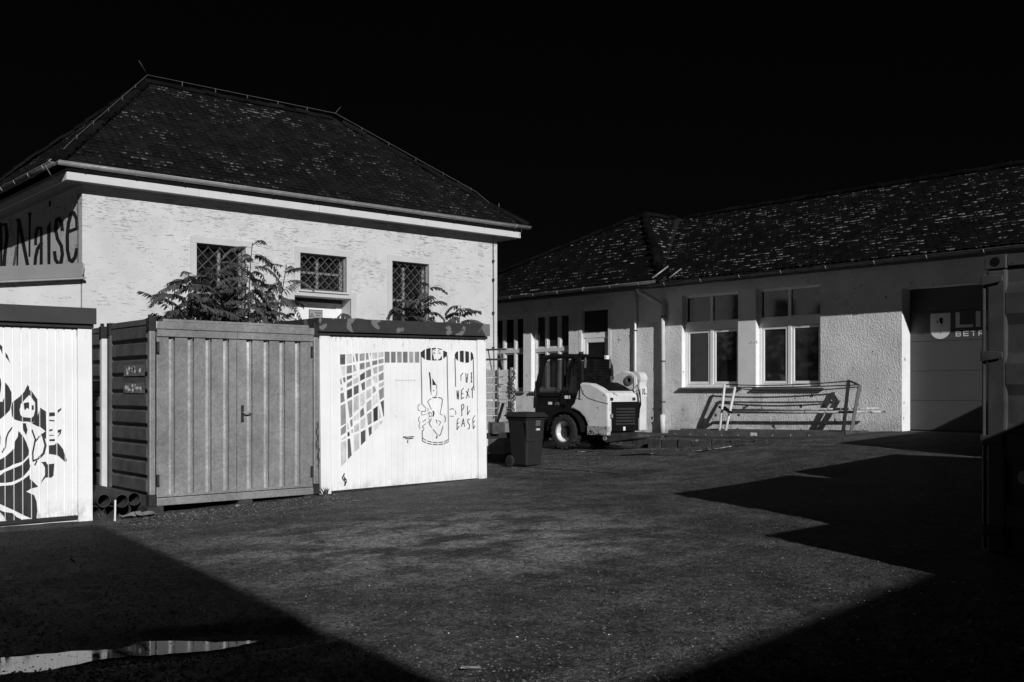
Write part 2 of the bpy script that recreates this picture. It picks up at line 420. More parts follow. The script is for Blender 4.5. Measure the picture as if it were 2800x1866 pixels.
# ---------------------------------------------------------------- painted shapes: (outline loops in metres on the painted surface, grey)
MURAL=[([[(0.314,1.959),(0.401,1.962),(0.398,1.818),(0.314,1.814)]],0.1),
([[(0.323,1.791),(0.401,1.796),(0.401,1.666),(0.353,1.657)]],0.55),
([[(0.353,1.629),(0.397,1.639),(0.4,1.572),(0.371,1.562)]],0.2),
([[(0.314,1.621),(0.329,1.612),(0.34,1.539),(0.316,1.534)]],0.2),
([[(0.316,1.483),(0.347,1.5),(0.358,1.455),(0.316,1.447)]],0.45),
([[(0.314,1.405),(0.366,1.422),(0.384,1.297),(0.314,1.271)]],0.2),
([[(0.314,1.234),(0.394,1.268),(0.402,0.98),(0.314,0.95)]],0.28),
([[(0.314,0.907),(0.402,0.969),(0.402,0.857),(0.314,0.812)]],0.26),
([[(0.319,0.756),(0.402,0.814),(0.402,0.775),(0.321,0.748)]],0.5),
([[(0.314,0.717),(0.402,0.738),(0.402,0.443),(0.314,0.376)]],0.55),
([[(0.421,1.963),(0.51,1.969),(0.507,1.842),(0.421,1.83)]],0.55),
([[(0.421,1.796),(0.507,1.81),(0.507,1.702),(0.421,1.686)]],0.22),
([[(0.421,1.648),(0.507,1.668),(0.507,1.628),(0.421,1.592)]],0.13),
([[(0.421,1.544),(0.507,1.591),(0.507,1.523),(0.421,1.49)]],0.22),
([[(0.421,1.449),(0.507,1.482),(0.507,1.361),(0.421,1.325)]],0.08),
([[(0.427,1.286),(0.507,1.324),(0.507,1.081),(0.46,1.054)]],0.3),
([[(0.466,1.016),(0.51,1.053),(0.51,0.951),(0.48,0.923)]],0.2),
([[(0.423,0.849),(0.453,0.867),(0.46,0.806),(0.423,0.791)]],0.04),
([[(0.489,0.884),(0.51,0.902),(0.51,0.849),(0.493,0.833)]],0.2),
([[(0.423,0.757),(0.463,0.766),(0.489,0.526),(0.427,0.47)]],0.09),
([[(0.421,0.977),(0.436,0.987),(0.447,0.903),(0.423,0.886)]],0.45),
([[(0.563,1.971),(0.613,1.976),(0.611,1.863),(0.582,1.856)]],0.3),
([[(0.528,1.951),(0.534,1.951),(0.552,1.86),(0.528,1.851)]],0.3),
([[(0.528,1.806),(0.56,1.817),(0.584,1.727),(0.528,1.711)]],0.35),
([[(0.528,1.662),(0.59,1.69),(0.59,1.673),(0.528,1.648)]],0.55),
([[(0.528,1.606),(0.613,1.645),(0.616,1.566),(0.528,1.533)]],0.55),
([[(0.532,1.499),(0.616,1.53),(0.616,1.413),(0.532,1.377)]],0.12),
([[(0.532,1.349),(0.619,1.384),(0.621,1.191),(0.528,1.126)]],0.48),
([[(0.528,1.069),(0.621,1.135),(0.621,1.044),(0.528,1.007)]],0.55),
([[(0.532,0.939),(0.621,0.987),(0.621,0.874),(0.532,0.845)]],0.46),
([[(0.528,0.809),(0.621,0.84),(0.621,0.624),(0.532,0.563)]],0.54),
([[(0.639,1.971),(0.723,1.98),(0.721,1.878),(0.639,1.869)]],0.28),
([[(0.639,1.831),(0.721,1.847),(0.721,1.76),(0.639,1.742)]],0.22),
([[(0.639,1.665),(0.723,1.713),(0.723,1.616),(0.643,1.582)]],0.07),
([[(0.656,1.542),(0.723,1.573),(0.723,1.462),(0.679,1.442)]],0.13),
([[(0.639,1.383),(0.686,1.417),(0.723,1.428),(0.723,1.268),(0.692,1.229),(0.639,1.219)]],0.55),
([[(0.639,1.156),(0.694,1.203),(0.707,1.098),(0.639,1.052)]],0.17),
([[(0.639,1.014),(0.726,1.063),(0.729,0.92),(0.639,0.889)]],0.55),
([[(0.643,0.849),(0.729,0.886),(0.729,0.726),(0.646,0.658)]],0.08),
([[(0.746,1.981),(0.78,1.985),(0.794,1.893),(0.746,1.886)]],0.25),
([[(0.807,1.985),(0.829,1.988),(0.829,1.919)]],0.25),
([[(0.746,1.847),(0.81,1.861),(0.818,1.793),(0.746,1.77)]],0.25),
([[(0.746,1.724),(0.829,1.756),(0.829,1.65),(0.746,1.622)]],0.22),
([[(0.746,1.587),(0.832,1.619),(0.832,1.518),(0.746,1.49)]],0.45),
([[(0.746,1.439),(0.832,1.472),(0.832,1.358),(0.746,1.313)]],0.46),
([[(0.746,1.262),(0.832,1.321),(0.834,1.186),(0.75,1.137)]],0.33),
([[(0.753,1.097),(0.834,1.146),(0.837,0.974),(0.767,0.942)]],0.27),
([[(0.773,0.902),(0.834,0.934),(0.834,0.822),(0.787,0.782)]],0.09),
([[(0.851,1.988),(0.938,1.996),(0.938,1.909),(0.851,1.899)]],0.55),
([[(0.851,1.867),(0.938,1.883),(0.938,1.822),(0.853,1.807)]],0.17),
([[(0.862,1.765),(0.938,1.788),(0.938,1.696),(0.882,1.68)]],0.35),
([[(0.851,1.633),(0.938,1.673),(0.941,1.563),(0.902,1.546)]],0.5),
([[(0.855,1.495),(0.889,1.508),(0.913,1.437),(0.855,1.392)]],0.3),
([[(0.855,1.358),(0.93,1.397),(0.944,1.276),(0.855,1.22)]],0.55),
([[(0.859,1.172),(0.944,1.224),(0.944,1.017),(0.862,0.985)]],0.04),
([[(0.862,0.933),(0.941,0.976),(0.944,0.902),(0.868,0.853)]],0.55),
([[(0.96,1.996),(1.047,2.004),(1.047,1.932),(0.96,1.92)]],0.55),
([[(0.96,1.89),(1.047,1.904),(1.047,1.845),(0.96,1.83)]],0.33),
([[(0.96,1.793),(1.047,1.814),(1.047,1.735),(0.96,1.71)]],0.4),
([[(0.96,1.668),(1.047,1.71),(1.047,1.602),(0.966,1.58)]],0.25),
([[(0.966,1.539),(1.047,1.573),(1.047,1.518),(0.966,1.48)]],0.46),
([[(0.96,1.442),(1.047,1.493),(1.047,1.342),(0.974,1.3)]],0.23),
([[(0.988,1.274),(1.051,1.305),(1.048,1.065),(1.037,1.054)]],0.08),
([[(0.96,1.205),(0.999,1.055),(0.96,1.027)]],0.46),
([[(0.96,0.987),(1.024,1.011),(1.019,0.968),(0.96,0.935)]],0.55),
([[(1.069,2.007),(1.154,2.008),(1.154,1.848),(1.069,1.847)]],0.2),
([[(1.18,2.008),(1.262,2.009),(1.262,1.849),(1.18,1.848)]],0.16),
([[(1.288,2.01),(1.37,2.011),(1.37,1.85),(1.288,1.849)]],0.25),
([[(1.392,2.011),(1.475,2.012),(1.475,1.849),(1.392,1.849)]],0.16),
([[(1.506,2.012),(1.581,2.013),(1.581,1.85),(1.506,1.85)]],0.3),
([[(1.608,2.014),(1.688,2.015),(1.688,1.851),(1.608,1.851)]],0.24),
([[(1.712,2.004),(1.794,2.054),(1.794,1.898),(1.719,1.948)]],0.03),
([[(1.815,2.056),(1.902,2.076),(1.902,1.885),(1.815,1.893)]],0.03),
([[(1.921,2.07),(2.004,2.08),(2.004,2.063),(1.94,2.046),(1.927,2.007),(1.957,1.946),(1.965,1.898),(2.01,1.895),(2.01,1.884),(1.925,1.886)]],0.03),
([[(2.139,2.04),(2.218,2.01),(2.211,1.958),(2.139,1.911)]],0.03),
([[(2.036,1.88),(2.081,1.921),(2.114,1.963),(2.114,1.896)]],0.03),
([[(1.927,1.617),(1.978,1.55),(2.004,1.509),(1.93,1.513)]],0.03),
([[(2.36,1.97),(2.382,2.012),(2.429,2.034),(2.429,1.879),(2.369,1.924)]],0.03),
([[(2.455,2.036),(2.539,2.04),(2.539,1.857),(2.459,1.871)]],0.03),
([[(2.566,2.035),(2.643,2.025),(2.643,1.857),(2.566,1.852)]],0.03),
([[(2.67,2.024),(2.704,2.016),(2.729,1.979),(2.718,1.91),(2.67,1.868)]],0.03),
([[(1.937,1.433),(1.95,1.439),(1.963,1.43),(1.963,1.418),(1.95,1.412),(1.937,1.421)]],0.25),
([[(1.942,2.057),(1.997,2.024),(2.002,2.03),(1.947,2.062)]],0.03),
([[(2.044,2.022),(2.079,2.05),(2.073,2.055),(2.038,2.028)]],0.03),
([[(2.073,2.048),(2.11,2.053),(2.109,2.06),(2.072,2.055)]],0.03),
([[(1.932,2.017),(1.956,1.984),(1.964,1.986),(1.94,2.021)]],0.03),
([[(1.959,1.982),(1.997,1.994),(1.994,2.001),(1.955,1.99)]],0.03),
([[(1.956,2.007),(1.979,2.001),(1.982,2.008),(1.958,2.013)]],0.03),
([[(2.051,2.018),(2.054,1.985),(2.063,1.986),(2.06,2.018)]],0.03),
([[(2.055,1.984),(2.096,1.981),(2.097,1.988),(2.056,1.991)]],0.03),
([[(2.067,2.007),(2.088,2.003),(2.091,2.01),(2.07,2.014)]],0.03),
([[(1.977,1.895),(2.013,1.9),(2.012,1.907),(1.976,1.902)]],0.03),
([[(2.036,1.895),(2.062,1.905),(2.058,1.911),(2.032,1.902)]],0.03),
([[(1.821,1.162),(1.849,1.139),(1.856,1.144),(1.827,1.167)]],0.03),
([[(1.849,1.146),(1.823,1.118),(1.83,1.114),(1.856,1.142)]],0.03),
([[(1.736,1.057),(1.854,1.079),(1.852,1.085),(1.734,1.064)]],0.03),
([[(1.834,1.014),(1.865,0.991),(1.871,0.996),(1.84,1.019)]],0.03),
([[(1.862,0.997),(1.852,0.953),(1.861,0.951),(1.871,0.996)]],0.03),
([[(1.858,0.958),(1.822,0.947),(1.825,0.94),(1.861,0.951)]],0.03),
([[(2.026,2.066),(2.122,2.05),(2.124,2.059),(2.028,2.075)]],0.03),
([[(1.998,1.516),(2.009,1.429),(2.02,1.43),(2.009,1.517)]],0.03),
([[(2.009,1.435),(2,1.368),(2.012,1.367),(2.02,1.434)]],0.03),
([[(2.003,1.374),(1.972,1.329),(1.982,1.325),(2.013,1.37)]],0.03),
([[(1.98,1.334),(1.925,1.324),(1.928,1.315),(1.983,1.325)]],0.03),
([[(1.838,1.256),(1.876,1.288),(1.868,1.296),(1.83,1.262)]],0.03),
([[(1.87,1.286),(1.92,1.305),(1.914,1.313),(1.865,1.294)]],0.03),
([[(1.829,1.261),(1.904,1.132),(1.914,1.136),(1.84,1.264)]],0.03),
([[(1.692,1.238),(1.65,1.205),(1.658,1.198),(1.7,1.231)]],0.03),
([[(1.651,1.205),(1.651,1.14),(1.662,1.14),(1.662,1.205)]],0.03),
([[(1.651,1.14),(1.693,1.116),(1.699,1.124),(1.657,1.147)]],0.03),
([[(1.719,1.23),(1.798,1.164),(1.806,1.171),(1.727,1.237)]],0.03),
([[(1.795,1.172),(1.788,1.128),(1.799,1.125),(1.806,1.171)]],0.03),
([[(1.788,1.129),(1.803,1.108),(1.813,1.113),(1.797,1.133)]],0.03),
([[(1.81,1.117),(1.722,1.125),(1.722,1.116),(1.809,1.108)]],0.03),
([[(1.853,1.098),(1.903,1.085),(1.906,1.094),(1.856,1.107)]],0.03),
([[(1.896,1.092),(1.903,1.036),(1.914,1.037),(1.907,1.093)]],0.03),
([[(1.91,1.044),(1.86,1.04),(1.862,1.031),(1.912,1.034)]],0.03),
([[(1.87,1.033),(1.863,1.099),(1.851,1.099),(1.858,1.033)]],0.03),
([[(1.692,1.045),(1.659,1.023),(1.666,1.016),(1.699,1.038)]],0.03),
([[(1.659,1.023),(1.659,0.973),(1.67,0.973),(1.67,1.023)]],0.03),
([[(1.659,0.973),(1.692,0.949),(1.699,0.956),(1.666,0.98)]],0.03),
([[(1.689,0.958),(1.662,0.904),(1.673,0.9),(1.7,0.954)]],0.03),
([[(1.662,0.905),(1.696,0.834),(1.706,0.837),(1.673,0.908)]],0.03),
([[(1.739,0.952),(1.806,0.993),(1.799,1.001),(1.732,0.96)]],0.03),
([[(1.794,0.998),(1.801,0.937),(1.813,0.938),(1.806,0.998)]],0.03),
([[(1.805,0.944),(1.725,0.888),(1.733,0.881),(1.813,0.938)]],0.03),
([[(1.726,0.879),(1.762,0.86),(1.768,0.868),(1.732,0.886)]],0.03),
([[(1.757,0.868),(1.75,0.828),(1.761,0.827),(1.769,0.867)]],0.03),
([[(1.757,0.835),(1.727,0.827),(1.73,0.818),(1.761,0.826)]],0.03),
([[(2.254,1.027),(2.332,1.021),(2.333,1.03),(2.254,1.037)]],0.03),
([[(2.349,1.12),(2.371,1.079),(2.382,1.082),(2.36,1.124)]],0.03),
([[(2.37,1.086),(2.362,1.051),(2.374,1.049),(2.382,1.084)]],0.03),
([[(1.719,1.122),(1.719,1.057),(1.731,1.057),(1.731,1.122)]],0.03),
([[(2.095,1.197),(2.062,1.069),(2.073,1.067),(2.107,1.195)]],0.03),
([[(2.063,1.067),(2.113,1.046),(2.119,1.054),(2.068,1.075)]],0.03),
([[(2.476,1.638),(2.473,1.57),(2.485,1.57),(2.488,1.638)]],0.03),
([[(2.031,0.966),(2.084,0.941),(2.089,0.949),(2.036,0.974)]],0.03),
([[(2.08,0.95),(2.042,0.898),(2.053,0.893),(2.09,0.946)]],0.03),
([[(1.715,1.951),(1.715,1.726),(1.73,1.727),(1.73,1.951)]],0.03),
([[(1.715,1.732),(1.722,1.422),(1.737,1.422),(1.73,1.733)]],0.03),
([[(1.722,1.428),(1.72,1.229),(1.735,1.229),(1.737,1.428)]],0.03),
([[(1.722,0.834),(1.722,0.711),(1.737,0.71),(1.737,0.833)]],0.03),
([[(2.206,1.962),(2.206,1.624),(2.222,1.623),(2.222,1.961)]],0.03),
([[(2.206,1.63),(2.216,1.208),(2.232,1.208),(2.221,1.629)]],0.03),
([[(2.216,1.214),(2.22,0.679),(2.236,0.678),(2.232,1.214)]],0.03),
([[(1.723,0.716),(1.812,0.662),(1.82,0.672),(1.731,0.725)]],0.03),
([[(1.808,0.664),(1.923,0.637),(1.926,0.649),(1.811,0.676)]],0.03),
([[(1.916,0.638),(2.027,0.628),(2.028,0.64),(1.917,0.651)]],0.03),
([[(2.02,0.628),(2.138,0.633),(2.136,0.646),(2.018,0.64)]],0.03),
([[(2.133,0.632),(2.238,0.672),(2.23,0.683),(2.126,0.643)]],0.03),
([[(1.723,0.669),(1.813,0.627),(1.82,0.637),(1.73,0.68)]],0.03),
([[(1.808,0.628),(1.923,0.605),(1.926,0.617),(1.811,0.64)]],0.03),
([[(1.917,0.605),(2.027,0.597),(2.027,0.61),(1.917,0.618)]],0.03),
([[(2.02,0.597),(2.138,0.602),(2.136,0.615),(2.018,0.61)]],0.03),
([[(2.133,0.601),(2.24,0.641),(2.233,0.652),(2.126,0.612)]],0.03),
([[(1.722,0.722),(1.722,0.67),(1.737,0.67),(1.737,0.721)]],0.03),
([[(2.225,0.68),(2.225,0.642),(2.241,0.642),(2.241,0.679)]],0.03),
([[(1.926,1.314),(2.021,1.316),(2.02,1.328),(1.926,1.326)]],0.03),
([[(2.031,1.316),(2.09,1.306),(2.093,1.318),(2.034,1.328)]],0.03),
([[(2.08,1.31),(2.115,1.285),(2.125,1.294),(2.09,1.319)]],0.03),
([[(2.11,1.295),(2.092,1.191),(2.108,1.189),(2.126,1.293)]],0.03),
([[(1.903,1.013),(1.853,0.928),(1.866,0.923),(1.917,1.008)]],0.03),
([[(1.853,0.928),(1.91,0.854),(1.923,0.86),(1.865,0.934)]],0.03),
([[(1.925,0.837),(2,0.758),(2.012,0.765),(1.937,0.845)]],0.03),
([[(2.044,0.729),(2.083,0.752),(2.073,0.762),(2.035,0.74)]],0.03),
([[(2.081,0.751),(2.135,0.894),(2.12,0.898),(2.066,0.755)]],0.03),
([[(2.144,1.043),(2.166,0.99),(2.181,0.994),(2.159,1.047)]],0.03),
([[(2.165,0.999),(2.151,0.942),(2.166,0.939),(2.18,0.997)]],0.03),
([[(2.357,1.926),(2.364,1.675),(2.38,1.674),(2.373,1.927)]],0.03),
([[(2.364,1.681),(2.366,1.482),(2.382,1.481),(2.379,1.681)]],0.03),
([[(2.718,1.955),(2.726,1.674),(2.743,1.674),(2.734,1.956)]],0.03),
([[(2.726,1.68),(2.726,1.494),(2.742,1.494),(2.742,1.68)]],0.03),
([[(2.726,1.5),(2.732,1.419),(2.748,1.42),(2.742,1.5)]],0.03),
([[(2.256,1.126),(2.303,1.14),(2.297,1.152),(2.25,1.137)]],0.03),
([[(2.29,1.141),(2.338,1.129),(2.342,1.141),(2.295,1.152)]],0.03),
([[(1.983,0.986),(2.011,0.923),(2.025,0.927),(1.997,0.99)]],0.03),
([[(2.514,1.7),(2.46,1.642),(2.473,1.634),(2.527,1.692)]],0.03),
([[(2.57,1.691),(2.574,1.553),(2.591,1.553),(2.586,1.691)]],0.03),
([[(2.609,1.687),(2.59,1.54),(2.606,1.539),(2.625,1.685)]],0.03),
([[(2.58,1.597),(2.624,1.622),(2.615,1.632),(2.57,1.607)]],0.03),
([[(2.683,1.702),(2.676,1.542),(2.692,1.542),(2.699,1.702)]],0.03),
([[(2.698,1.711),(2.668,1.684),(2.68,1.676),(2.71,1.701)]],0.03),
([[(2.699,1.637),(2.679,1.621),(2.691,1.613),(2.71,1.627)]],0.03),
([[(2.698,1.568),(2.675,1.547),(2.687,1.539),(2.71,1.558)]],0.03),
([[(2.39,1.425),(2.394,1.288),(2.41,1.288),(2.406,1.425)]],0.03),
([[(2.393,1.418),(2.421,1.281),(2.437,1.283),(2.409,1.42)]],0.03),
([[(2.425,1.425),(2.42,1.283),(2.436,1.282),(2.441,1.425)]],0.03),
([[(2.481,1.429),(2.474,1.287),(2.49,1.286),(2.497,1.429)]],0.03),
([[(2.491,1.419),(2.54,1.455),(2.529,1.464),(2.48,1.428)]],0.03),
([[(2.486,1.356),(2.529,1.374),(2.522,1.385),(2.478,1.367)]],0.03),
([[(2.484,1.282),(2.543,1.311),(2.534,1.322),(2.476,1.293)]],0.03),
([[(2.573,1.414),(2.638,1.307),(2.652,1.313),(2.588,1.42)]],0.03),
([[(2.623,1.456),(2.576,1.297),(2.592,1.294),(2.639,1.452)]],0.03),
([[(2.681,1.423),(2.747,1.49),(2.734,1.498),(2.668,1.43)]],0.03),
([[(2.696,1.459),(2.693,1.299),(2.71,1.298),(2.713,1.457)]],0.03),
([[(2.48,1.203),(2.483,1.024),(2.499,1.024),(2.497,1.203)]],0.03),
([[(2.488,1.188),(2.529,1.203),(2.522,1.214),(2.481,1.199)]],0.03),
([[(2.513,1.208),(2.529,1.169),(2.544,1.171),(2.528,1.212)]],0.03),
([[(2.529,1.179),(2.513,1.141),(2.528,1.137),(2.544,1.173)]],0.03),
([[(2.518,1.149),(2.486,1.118),(2.499,1.11),(2.531,1.14)]],0.03),
([[(2.595,1.18),(2.596,1.037),(2.612,1.037),(2.611,1.18)]],0.03),
([[(2.61,1.034),(2.656,1.107),(2.642,1.113),(2.595,1.04)]],0.03),
([[(2.416,0.998),(2.386,0.946),(2.401,0.941),(2.431,0.993)]],0.03),
([[(2.387,0.949),(2.385,0.813),(2.401,0.812),(2.403,0.949)]],0.03),
([[(2.4,0.897),(2.437,0.922),(2.426,0.931),(2.39,0.907)]],0.03),
([[(2.398,0.81),(2.444,0.871),(2.43,0.878),(2.384,0.816)]],0.03),
([[(2.489,0.86),(2.527,0.986),(2.511,0.989),(2.473,0.863)]],0.03),
([[(2.509,0.987),(2.538,0.859),(2.553,0.86),(2.525,0.989)]],0.03),
([[(2.49,0.894),(2.545,0.904),(2.541,0.917),(2.485,0.907)]],0.03),
([[(2.648,0.982),(2.603,0.971),(2.608,0.959),(2.654,0.97)]],0.03),
([[(2.602,0.97),(2.598,0.921),(2.615,0.92),(2.618,0.969)]],0.03),
([[(2.598,0.923),(2.639,0.874),(2.652,0.881),(2.611,0.93)]],0.03),
([[(2.636,0.884),(2.628,0.825),(2.644,0.823),(2.652,0.882)]],0.03),
([[(2.637,0.834),(2.596,0.824),(2.602,0.812),(2.643,0.822)]],0.03),
([[(2.743,1.031),(2.698,0.969),(2.712,0.962),(2.757,1.025)]],0.03),
([[(2.699,0.972),(2.707,0.817),(2.724,0.816),(2.715,0.971)]],0.03),
([[(2.714,0.908),(2.761,0.943),(2.749,0.952),(2.702,0.918)]],0.03),
([[(2.72,0.813),(2.761,0.865),(2.747,0.872),(2.706,0.821)]],0.03),
([[(1.862,1.704),(1.876,1.6),(1.904,1.603),(1.889,1.706)]],0.03),
([[(1.875,1.613),(1.888,1.416),(1.916,1.418),(1.903,1.613)]],0.03),
([[(1.921,1.117),(1.939,1.075),(1.966,1.082),(1.947,1.124)]],0.03),
([[(1.939,1.093),(1.918,1.036),(1.945,1.03),(1.966,1.085)]],0.03),
([[(2.013,0.768),(1.981,0.704),(2.007,0.695),(2.039,0.759)]],0.03),
([[(1.894,1.425),(1.899,1.363),(1.915,1.364),(1.909,1.426)]],0.03),
([[(0.358,0.279),(0.318,0.213),(0.336,0.204),(0.376,0.269)]],0.03),
([[(0.318,0.213),(0.347,0.166),(0.364,0.173),(0.335,0.22)]],0.03),
([[(0.352,0.231),(0.369,0.103),(0.386,0.102),(0.369,0.232)]],0.03),
([[(0.36,0.198),(0.399,0.162),(0.416,0.176),(0.377,0.211)]],0.03),
([[(0.394,0.182),(0.352,0.104),(0.373,0.095),(0.416,0.173)]],0.03)]
GRAFFITI=[([[(-1.19,2.144),(-1.103,2.106),(-1.027,2.054),(-0.986,2.014),(-0.986,1.925),(-1.002,1.973),(-1.027,2.006),(-1.115,2.058),(-1.19,2.076)]],0.035),
([[(-0.956,1.95),(-0.932,1.919),(-0.902,1.817),(-0.923,1.858),(-0.953,1.898)]],0.035),
([[(-1.153,1.752),(-1.027,1.692),(-1.005,1.645),(-0.999,1.59),(-1.005,1.515),(-1.027,1.426),(-1.121,1.393),(-1.177,1.522)]],0.035),
([[(-0.961,1.611),(-0.926,1.57),(-0.892,1.497),(-0.891,1.377),(-0.91,1.295),(-0.964,1.234),(-1.015,1.194),(-1.027,1.18),(-1.027,1.389),(-0.983,1.392),(-0.961,1.453)]],0.035),
([[(-0.765,1.369),(-0.739,1.379),(-0.705,1.382),(-0.705,1.302),(-0.726,1.317),(-0.755,1.289)]],0.035),
([[(-0.677,1.347),(-0.654,1.344),(-0.655,1.291),(-0.677,1.295)]],0.035),
([[(-0.584,1.318),(-0.521,1.272),(-0.518,1.052),(-0.574,1.087),(-0.667,1.138),(-0.64,1.18),(-0.601,1.242)]],0.035),
([[(-0.486,1.26),(-0.422,1.26),(-0.422,1.218),(-0.486,1.213)]],0.035),
([[(-0.486,1.177),(-0.426,1.168),(-0.426,1.154),(-0.486,1.161)]],0.035),
([[(-0.392,1.284),(-0.348,1.314),(-0.353,1.287),(-0.39,1.251)]],0.035),
([[(-0.72,1.582),(-0.703,1.556),(-0.701,1.525),(-0.68,1.514),(-0.614,1.413),(-0.611,1.221),(-0.64,1.18),(-0.667,1.145),(-0.719,1.16),(-0.784,1.162),(-0.836,1.177),(-0.868,1.191),(-0.891,1.246),(-0.897,1.329),(-0.875,1.391),(-0.8,1.452),(-0.758,1.501)],[(-0.7,1.469),(-0.667,1.417),(-0.64,1.375),(-0.64,1.284),(-0.657,1.222),(-0.68,1.201),(-0.771,1.213),(-0.8,1.245),(-0.807,1.3),(-0.788,1.362),(-0.758,1.404)]],0.035),
([[(-0.487,1.062),(-0.446,1.066),(-0.449,1.049),(-0.485,1.038)]],0.035),
([[(-0.485,0.999),(-0.434,1),(-0.434,0.992),(-0.485,0.987)]],0.035),
([[(-0.487,0.948),(-0.423,0.95),(-0.425,0.924),(-0.485,0.926)]],0.035),
([[(-0.393,1.051),(-0.349,1.064),(-0.355,1.015),(-0.397,0.965),(-0.366,1.031),(-0.393,1.016)]],0.035),
([[(-0.491,0.877),(-0.423,0.883),(-0.4,0.91),(-0.37,0.881),(-0.325,0.816),(-0.29,0.692),(-0.306,0.673),(-0.393,0.756),(-0.446,0.77),(-0.491,0.779)]],0.035),
([[(-0.58,0.686),(-0.528,0.692),(-0.506,0.659),(-0.431,0.664),(-0.442,0.522),(-0.468,0.501),(-0.528,0.507),(-0.565,0.466),(-0.576,0.432),(-0.572,0.474),(-0.535,0.535),(-0.535,0.621),(-0.558,0.669)]],0.035),
([[(-0.821,1.055),(-0.792,1.027),(-0.763,0.98),(-0.734,0.917),(-0.708,0.831),(-0.712,0.777),(-0.777,0.703),(-0.864,0.68),(-0.985,0.621),(-1.027,0.611),(-1.181,0.608),(-1.181,0.714),(-1.027,0.733),(-0.964,0.765),(-0.893,0.831),(-0.864,0.86),(-0.86,0.937),(-0.828,0.99)]],0.035),
([[(-0.712,0.754),(-0.69,0.644),(-0.701,0.614),(-0.777,0.525),(-0.878,0.481),(-0.964,0.471),(-1.027,0.478),(-1.181,0.51),(-1.181,0.555),(-1.027,0.554),(-0.957,0.6),(-0.785,0.668),(-0.719,0.739)]],0.035),
([[(-0.701,0.552),(-0.694,0.497),(-0.668,0.472),(-0.609,0.406),(-0.676,0.391),(-0.741,0.36),(-0.697,0.334),(-0.654,0.312),(-0.628,0.236),(-0.62,0.127),(-0.631,0.042),(-0.668,0.037),(-0.756,0.083),(-0.871,0.154),(-1.027,0.242),(-1.181,0.306),(-1.181,0.457),(-1.027,0.44),(-0.885,0.443),(-0.777,0.494)]],0.035),
([[(-1.027,0.174),(-0.985,0.148),(-0.885,0.124),(-0.842,0.075),(-0.792,0.047),(-0.796,0.017),(-0.935,0.013),(-0.978,0.094),(-1.027,0.158)]],0.035),
([[(-0.683,1.141),(-0.52,1.137),(-0.52,0.953),(-0.565,0.982),(-0.58,1.006),(-0.528,1.043),(-0.58,1.091),(-0.624,1.108)]],0.035),
([[(-0.777,1.143),(-0.741,1.142),(-0.723,1.064),(-0.738,1.003),(-0.77,1.065)]],0.035),
([[(-1.132,1.105),(-1.027,1.08),(-1.01,0.995),(-1.013,0.919),(-1.027,0.882),(-1.132,0.863)]],0.035),
([[(-0.685,1.064),(-0.646,0.946),(-0.629,0.951),(-0.669,1.07)]],0.035),
([[(-0.647,0.96),(-0.678,0.796),(-0.66,0.792),(-0.629,0.955)]],0.035),
([[(-0.677,0.803),(-0.673,0.7),(-0.656,0.7),(-0.66,0.803)]],0.035),
([[(-0.665,0.695),(-0.587,0.726),(-0.594,0.743),(-0.672,0.712)]],0.035),
([[(-0.636,0.921),(-0.579,0.988),(-0.59,0.998),(-0.647,0.932)]],0.035),
([[(-0.571,1.001),(-0.538,0.869),(-0.514,0.875),(-0.547,1.007)]],0.035),
([[(-0.539,0.889),(-0.564,0.783),(-0.539,0.776),(-0.514,0.882)]],0.035),
([[(-0.555,0.8),(-0.608,0.746),(-0.59,0.727),(-0.537,0.781)]],0.035),
([[(-0.889,1.108),(-0.937,1.041),(-0.924,1.03),(-0.877,1.097)]],0.035),
([[(-0.934,1.046),(-0.958,0.978),(-0.944,0.971),(-0.92,1.04)]],0.035),
([[(-0.957,0.984),(-0.968,0.869),(-0.953,0.866),(-0.941,0.981)]],0.035),
([[(-0.965,0.88),(-1.001,0.821),(-0.988,0.811),(-0.952,0.87)]],0.035),
([[(-0.641,0.65),(-0.616,0.703),(-0.629,0.71),(-0.654,0.658)]],0.035)]
